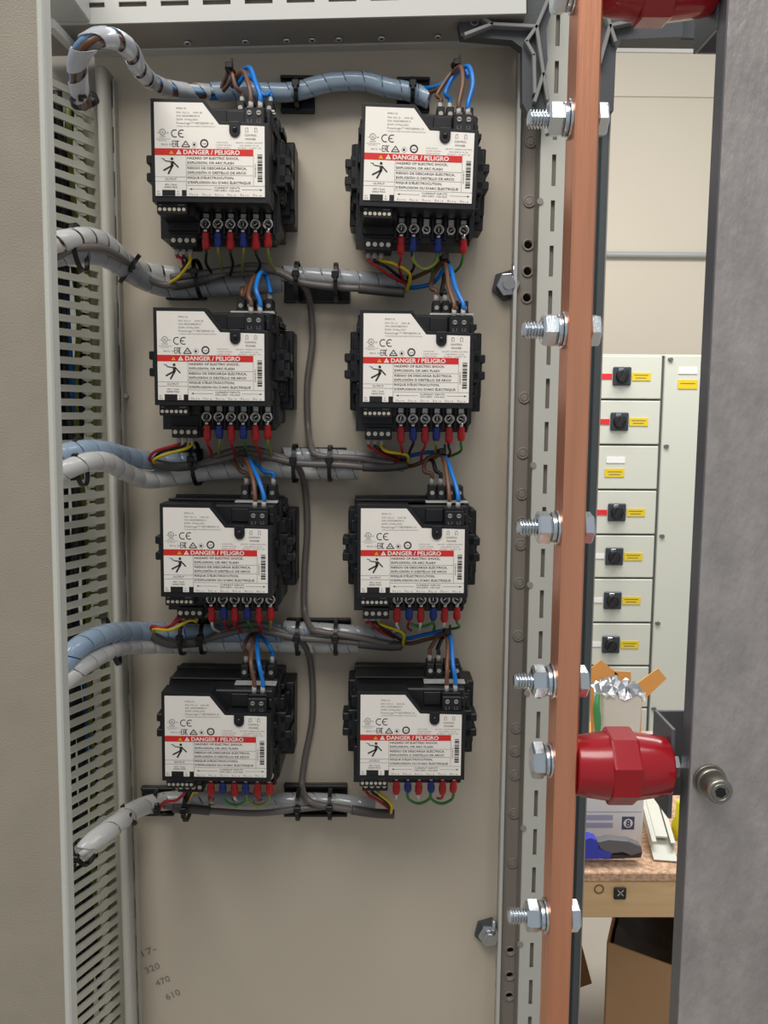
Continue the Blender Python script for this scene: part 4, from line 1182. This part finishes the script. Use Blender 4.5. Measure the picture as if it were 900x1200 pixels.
tie(350, 942, -.024, .0125, .016, 'left cable tie on the wide mount under the lowest meters')
tie(387, 942, -.024, .0125, .014, 'right cable tie on the wide mount under the lowest meters')

# ================================================================= ROOM BEYOND
mb = MB('floor_concrete'); mb.box(-3, 4, -3, 4.6, -.05, 0); fl = mb.build('floor'); fl['kind'] = 'structure'
WY = 4.2
mb = MB('wall_paint'); mb.box(-3, 5, WY, WY+.1, 0, 4.2); w_ = mb.build('wall_back'); w_['kind'] = 'structure'
mb = MB('conduit_grey'); z = Z(770, 298.5, WY-.03); mb.cyl((.3, WY-.03, z), (3.5, WY-.03, z), .016, n=16)
single('wall_conduit', mb, 'grey horizontal pipe along the far cream wall', 'pipe')
mb = MB('wall_paint'); z = Z(770, 114, WY); mb.box(-1, 4, WY-.012, WY, z, z+.5); o = mb.build('trim_1'); o['kind'] = 'structure'

# distant switch cabinet
CY2 = 2.7
cz = Z(740, 415, CY2)
xs = X(777.5, 418, CY2); xL = xs-.95; xR = xs+.55
sc = empty('switch_cabinet', (xs, CY2, 0)); tag(sc, 'tall pale grey switch cabinet with stacked compartments across the room', 'switch cabinet')
mb = MB('mcc_gap'); mb.box(xL, xR, CY2+.01, CY2+.6, .0, cz-.004); mb.box(xL, xR, CY2+.004, CY2+.62, cz-.006, cz, 0, 'mcc_paint'); part('carcass', mb, sc)
ys = [416, 468.5, 521.5, 574, 626.5, 677.5, 729.5, 780, 829, 878, 925]
def S2(px, py): return P(px, py, CY2)
knobs = {0: (728, 441, 'r'), 1: (725, 494, 'r'), 3: (722, 600, 'r'), 4: (719, 651.5, 'w'), 5: (717, 703, 'w'), 6: (715, 754.5, 'w')}
for k in range(len(ys)-1):
    z1 = S2(740, ys[k]).z-.004; z0 = S2(740, ys[k+1]).z+.004
    mb = MB('mcc_paint'); mb.box(xL, xs-.006, CY2-.006, CY2+.012, z0, z1, .003)
    dr = part('compartment_door', mb, sc)
    def sub(name, b, par=dr):
        ob = b.build(name)
        for v in ob.data.vertices: v.co -= sc.location
        ob.parent = par; return ob
    if k in knobs:
        px, py, t = knobs[k]; q = S2(px, py); 
        b = MB(['switch_dark', 'black_matt', 'zinc']); b.box(q.x-.037, q.x+.037, CY2-.016, CY2-.006, q.z-.037, q.z+.037, .004)
        b.cyl((q.x, CY2-.016, q.z), (q.x, CY2-.034, q.z), .027, .022, n=20, m='black_matt')
        b.box(-.009, .009, -.05, -.03, -.026, .026, .003, 'black_matt', Matrix.Translation((q.x, CY2, q.z)) @ Matrix.Rotation(.5, 4, 'Y'))
        b.box(q.x-.016, q.x+.004, CY2-.019, CY2-.0158, q.z+.018, q.z+.032, .001, 'zinc')
        sub('rotary_switch', b)
        b = MB('tag_red' if t == 'r' else 'tag_white'); b.box(q.x-.10, q.x-.040, CY2-.009, CY2-.006, q.z-.012 if t == 'r' else q.z-.010, q.z+.010, 0); sub('name_tag', b)
        b = MB(['tag_yellow', 'mcc_gap']); b.box(q.x+.042, q.x+.118, CY2-.009, CY2-.006, q.z-.017, q.z+.015, 0)
        b.box(q.x+.050, q.x+.108, CY2-.0095, CY2-.0089, q.z+.003, q.z+.006, 0, 'mcc_gap'); b.box(q.x+.056, q.x+.10, CY2-.0095, CY2-.0089, q.z-.008, q.z-.005, 0, 'mcc_gap'); sub('warning_tag', b)
    if k == 2:
        q = S2(721, 539); b = MB('tag_white'); b.box(q.x-.038, q.x+.038, CY2-.009, CY2-.006, q.z-.012, q.z+.012); sub('name_tag', b)
        q = S2(719.5, 554); b = MB(['tag_yellow', 'mcc_gap']); b.box(q.x-.04, q.x+.04, CY2-.009, CY2-.006, q.z-.017, q.z+.017); b.box(q.x-.03, q.x+.03, CY2-.0095, CY2-.0089, q.z+.003, q.z+.006, 0, 'mcc_gap'); b.box(q.x-.024, q.x+.024, CY2-.0095, CY2-.0089, q.z-.008, q.z-.005, 0, 'mcc_gap'); sub('warning_tag', b)
mb = MB('mcc_paint'); mb.box(xs+.006, xR, CY2-.006, CY2+.012, .1, cz-.004, .003); cdoor = part('cable_door', mb, sc)
def sub2(name, b):
    ob = b.build(name)
    for v in ob.data.vertices: v.co -= sc.location
    ob.parent = cdoor
q = S2(805.5, 434.5); b = MB('tag_white'); b.box(q.x-.038, q.x+.038, CY2-.009, CY2-.006, q.z-.013, q.z+.013); sub2('name_tag', b)
q = S2(805, 450.5); b = MB(['tag_yellow', 'mcc_gap']); b.box(q.x-.04, q.x+.04, CY2-.009, CY2-.006, q.z-.018, q.z+.018); b.box(q.x-.03, q.x+.03, CY2-.0095, CY2-.0089, q.z+.002, q.z+.005, 0, 'mcc_gap'); sub2('warning_tag', b)
for px, py in ((785.5, 421.5), (780.5, 523), (775.5, 628), (770.5, 730), (766, 830)):
    q = S2(px, py); b = MB('mcc_gap'); b.cyl((q.x, CY2-.006, q.z), (q.x, CY2-.014, q.z), .008, n=12); b.box(q.x-.012, q.x+.003, CY2-.012, CY2-.006, q.z-.003, q.z+.006); sub2('latch', b)

# workbench
WB = .76
bz = Z(730, 1023, WB)           # top surface height
bench = empty('workbench', (.4, WB, 0)); tag(bench, 'wooden workbench with chipboard top and timber front rail', 'workbench')
mb = MB('osb'); mb.box(.0, 1.3, WB, WB+.75, bz-.018, bz, .002); part('bench_top', mb, bench)
mb = MB('timber'); zr = Z(730, 1076, WB+.004); mb.box(.0, 1.3, WB+.004, WB+.045, zr, bz-.018, .003); fr = part('front_rail', mb, bench)
for x in (.03, 1.2):
    mb = MB('timber'); mb.box(x, x+.07, WB+.05, WB+.12, 0, bz-.018, .003); part('leg', mb, bench)
mb = MB('timber_dark'); q = P(702, 1042, WB+.004); mb.torus((q.x, q.y, q.z), (0, 1, 0), .0085, .0016, 18, 6); part('knot', mb, bench)
q = P(726, 1046, WB+.004)
mb = MB(['black_plastic', 'ferrule_grey']); mb.box(q.x-.012, q.x+.012, q.y-.006, q.y, q.z-.012, q.z+.012, .002)
for a in (.8, -.8): mb.box(-.008, .008, -.0015, 0, -.001, .001, 0, 'ferrule_grey', Matrix.Translation((q.x, q.y-.006, q.z+.003)) @ Matrix.Rotation(a, 4, 'Y'))
single('square_mount', mb, 'small black square cable mount stuck on the bench front rail', 'cable mount')

# white package panel with round emblem
PY_ = .86
a = P(675, 984, PY_); b_ = P(753, 984, PY_); top = P(715, 900, PY_).z
pk_ = empty('white_carton', ((a.x+b_.x)/2, PY_, bz)); tag(pk_, 'white printed carton standing on the bench under the red insulator', 'carton')
mb = MB('poly_white'); mb.box(a.x-.03, b_.x, PY_, PY_+.06, bz+.001, top, .003); part('box', mb, pk_)
mb = MB(['poly_lilac', 'logo_navy', 'tag_white'])
for py0, py1 in ((955, 961), (964, 970)):
    c0 = P(684, py0, PY_); c1 = P(718, py1, PY_); mb.box(c0.x, c1.x, PY_-.0006, PY_-.0001, c1.z, c0.z)
c0 = P(684, 951, PY_); c1 = P(752, 952, PY_); mb.box(c0.x, c1.x, PY_-.0005, PY_-.0001, c1.z, c0.z)
c0 = P(729, 957, PY_); c1 = P(743, 972, PY_); mb.box(c0.x, c1.x, PY_-.0006, PY_-.0001, c1.z, c0.z, 0, 'logo_navy')
cc_ = (c0+c1)/2; mb.cyl((cc_.x, PY_-.0007, cc_.z), (cc_.x, PY_-.0009, cc_.z), .0095, n=20, m='tag_white', smooth=False)
put_text(mb, '8', cc_.x, cc_.z-.007, .014, PY_-.0012, .0095, 'logo_navy', 'CENTER', .03)
part('printed_emblem', mb, pk_)

# pliers / tool
TY = .80
tz = bz
pl = empty('pliers', P(720, 1000, TY)); tag(pl, 'grey and blue hand tool lying on the bench before the white carton', 'hand tool')
pl.location.z = bz
mb = MB('tool_blue'); 
mb.prism([(P(px, py, TY).x, P(px, py, TY).z) for px, py in ((672, 985), (690, 978), (698, 981), (701, 992), (716, 997), (713, 1003), (672, 1004))], TY-.012, TY+.014); part('grip', mb, pl, .002)
mb = MB('tool_grey')
mb.prism([(P(px, py, TY).x, P(px, py, TY).z) for px, py in ((698, 984), (712, 981), (735, 983), (750, 989), (751, 996), (738, 1000), (728, 996), (712, 998), (702, 992))], TY-.010, TY+.012); part('jaw', mb, pl, .002)
mb = MB('tool_dark'); mb.prism([(P(px, py, TY).x, P(px, py, TY).z) for px, py in ((712, 999), (735, 1000), (752, 996), (750, 1003), (706, 1005))], TY-.008, TY+.012); part('lower_handle', mb, pl, .002)

# pale profile leaning
a0 = P(780, 1009, .80); a1 = P(757, 925, 1.0)
d = (a1-a0)
ex = Vector((1, 0, 0)); ey = d.normalized(); ez = ex.cross(ey).normalized(); ex = ey.cross(ez)
MP = Matrix(((ex.x, ey.x, ez.x, a0.x), (ex.y, ey.y, ez.y, a0.y), (ex.z, ey.z, ez.z, a0.z), (0, 0, 0, 1)))
Lp = d.length
mb = MB('alu_white')
mb.box(-.023, .023, 0, Lp, 0, .002, 0, None, MP); mb.box(-.023, -.021, .03, Lp, .002, .02, 0, None, MP); mb.box(.021, .023, .03, Lp, .002, .02, 0, None, MP)
mb.box(-.021, -.014, .03, Lp, .018, .02, 0, None, MP); mb.box(.014, .021, .03, Lp, .018, .02, 0, None, MP)
mb.box(-.012, .012, .05, Lp, .012, .016, 0, None, MP)
single('cable_profile', mb, 'pale grey metal profile lying on the bench beside the white carton', 'profile')
mb = MB('item_yellow'); q = P(797, 975, .9); mb.lathe((q.x, q.y, bz+.001), (0, 0, 1), [(0, .018), (.03, .018), (.04, .012), (.075, .011), (.08, .007)], 20)
single('yellow_bottle', mb, 'bright yellow item beside the pale profile on the bench', 'bottle')

# tub with foil in a green bag, with orange carton flaps behind
UY2 = 1.05
a = P(700, 862, UY2); b_ = P(753, 862, UY2); zt_ = P(730, 815, UY2).z
cxx = (a.x+b_.x)/2; w2 = (b_.x-a.x)/2
tub = empty('plastic_tub', (cxx, UY2+.05, bz)); tag(tub, 'pale plastic tub stuffed with crinkled silver foil behind the insulator', 'tub')
mb = MB('tub_white'); 
vs = []; 
for z, s in ((bz+.001, .88), (zt_, 1.0)):
    for sx, sy in ((-1, -1), (1, -1), (1, 1), (-1, 1)): vs.append((cxx+.006+sx*w2*.88*s, UY2+.05+sy*w2*.8*s, z))
mb.add(vs, [(0, 1, 2, 3), (4, 5, 6, 7), (0, 1, 5, 4), (1, 2, 6, 5), (2, 3, 7, 6), (3, 0, 4, 7)]); part('container', mb, tub, .004)
mb = MB('foil'); rr = random.Random(5); nx, ny = 14, 8; vs = []; fs = []
for j in range(ny+1):
    for i in range(nx+1):
        u = i/nx*2-1; v = j/ny*2-1
        e = max(0, 1-u*u*.7)*max(0, 1-v*v*.7)
        vs.append((cxx+u*w2*1.08+rr.uniform(-.004, .004), UY2+.05+v*w2*.9+rr.uniform(-.004, .004), zt_-.012+.035*e+rr.uniform(-.010, .010)))
for j in range(ny):
    for i in range(nx): fs.append((j*(nx+1)+i, j*(nx+1)+i+1, (j+1)*(nx+1)+i+1, (j+1)*(nx+1)+i))
mb.add(vs, fs); part('foil', mb, tub)
mb = MB('bag_green'); 
mb.tube(catmull([(cxx-w2*.98, UY2+.01, zt_+.002), (cxx-w2*1.08, UY2+.0, zt_-.03), (cxx-w2*1.0, UY2+.0, zt_-.08), (cxx-w2*.98, UY2, bz+.02)], .004), .006, 8, rfun=lambda t: .004+.005*abs(math.sin(t*7)))
part('green_liner', mb, tub)
oc_ = empty('open_carton', P(730, 900, 1.25)); oc_.location.z = bz; tag(oc_, 'open orange-brown cardboard carton with raised flaps behind the foil-filled tub', 'carton')
OY = 1.22
mb = MB('carton_orange'); c0 = P(694, 900, OY); c1 = P(768, 880, OY); mb.box(c0.x, c1.x, OY, OY+.2, bz+.001, c1.z); part('carton_body', mb, oc_)
for nm, pts in (('flap', ((690, 785), (704, 773), (724, 790), (718, 802), (722, 890), (694, 890))), ('flap', ((720, 786), (739, 787), (742, 890), (722, 890))), ('flap', ((746, 801), (771, 783), (781, 795), (752, 822), (750, 890), (738, 890)))):
    mb = MB('carton_orange'); mb.prism([(P(x, y, OY-.02).x, P(x, y, OY-.02).z) for x, y in pts], OY-.022, OY-.018); part('flap', mb, oc_)
mb = MB('disc_blue'); q = P(763, 862, 1.02); mb.lathe((q.x, q.y, bz+.001), (0, 0, 1), [(0, .022), (q.z-bz-.01, .022), (q.z-bz, .016)], 24)
single('tape_roll', mb, 'pale blue rounded container just left of the channel bracket', 'container')

# carton with black bag under the bench
ky = .92
xk0 = P(711, 1150, ky).x; zk0 = P(711, 1106, ky).z; xk1 = xk0+.38; 
ct = empty('waste_carton', (xk0+.19, ky+.17, 0)); tag(ct, 'brown cardboard box lined with a black bag on the floor under the bench', 'cardboard box')
# box turned slightly: left wall recedes
def kp(px, py, Y): q = P(px, py, Y); return q
f0 = P(711, 1105, ky); f1 = P(800, 1129, ky-.06)
vs_dir = Vector((f1.x-f0.x, f1.y-f0.y, 0)).normalized()
Wd = .34; Dp = .30
A = Vector((f0.x, f0.y, 0)); Bq = A+vs_dir*Wd; nn = Vector((-vs_dir.y, vs_dir.x, 0))
zk = P(711, 1104, ky).z
def wallq(mb, p, q_, z0, z1, z1b=None, t=.004):
    dn = Vector((-(q_-p).y, (q_-p).x, 0)).normalized()*t
    z1b = z1 if z1b is None else z1b
    vs = [p+Vector((0, 0, z0)), q_+Vector((0, 0, z0)), q_+Vector((0, 0, z1b)), p+Vector((0, 0, z1))]
    vs += [v+dn for v in vs]
    mb.add(vs, [(0, 1, 2, 3), (7, 6, 5, 4), (0, 1, 5, 4), (1, 2, 6, 5), (2, 3, 7, 6), (3, 0, 4, 7)])
mb = MB('cardboard')
zf1 = P(800, 1129, ky-.06).z
wallq(mb, A, Bq, .002, zk, zk-.05); wallq(mb, Bq, Bq+nn*Dp, .002, zk-.05, zk); wallq(mb, Bq+nn*Dp, A+nn*Dp, .002, zk); wallq(mb, A+nn*Dp, A, .002, zk+.02, zk)
part('box_wall', mb, ct)
mb = MB('bag_black'); rr = random.Random(9); nx = 12; vs = []; fs = []
for j in range(nx+1):
    for i in range(nx+1):
        u = .012+(Wd-.024)*i/nx; v = .012+(Dp-.024)*j/nx
        edge = min(i, j, nx-i, nx-j)/nx*2
        q = A+vs_dir*u+nn*v; zz = zk-.012-.05*u/Wd-.10*min(edge, .6)+rr.uniform(-.008, .008)+(.03*(j/nx))
        vs.append((q.x, q.y, zz))
for j in range(nx):
    for i in range(nx): fs.append((j*(nx+1)+i, j*(nx+1)+i+1, (j+1)*(nx+1)+i+1, (j+1)*(nx+1)+i))
mb.add(vs, fs, None, True); part('bin_liner', mb, ct)
# wooden wedge left
mb = MB('timber_dark'); wy = 1.35
pts = [P(664, 1085, wy), P(680, 1100, wy), P(694, 1153, wy), P(664, 1163, wy)]
mb.prism([(p.x, p.z) for p in pts], wy, wy+.04)
o = single('wood_board', mb, 'brown wooden board on end below the bench, left of the cardboard box', 'board', bevel=.002)

# ================================================================= LIGHT
w = bpy.data.worlds.new('world'); S.world = w; w.use_nodes = True
bg = w.node_tree.nodes['Background']; bg.inputs[0].default_value = (.86, .92, 1.0, 1); bg.inputs[1].default_value = .42
def area(name, loc, target, sx, sy, power, col):
    l = bpy.data.lights.new(name, 'AREA'); l.shape = 'RECTANGLE'; l.size = sx; l.size_y = sy; l.energy = power; l.color = col
    o = bpy.data.objects.new(name, l); COL.objects.link(o); o.location = loc
    d = Vector(target)-Vector(loc); o.rotation_euler = d.to_track_quat('-Z', 'Y').to_euler()
area('ceiling_light', (-.4, -1.3, 3.3), (0, 0, 1.5), 1.6, .8, 36, (1, .96, .9))
area('ceiling_light', (1.0, 1.6, 3.6), (1.0, 2.4, 1.0), 2.4, 1.0, 92, (1, .97, .92))
area('ceiling_light', (.9, -.6, 3.2), (.3, 0, 1.7), .8, .5, 6, (1, .97, .95))
vs_ = S.view_settings
vs_.view_transform = 'Standard'; vs_.look = 'None'; vs_.gamma = 1.0; vs_.exposure = 0.0; vs_.use_curve_mapping = False
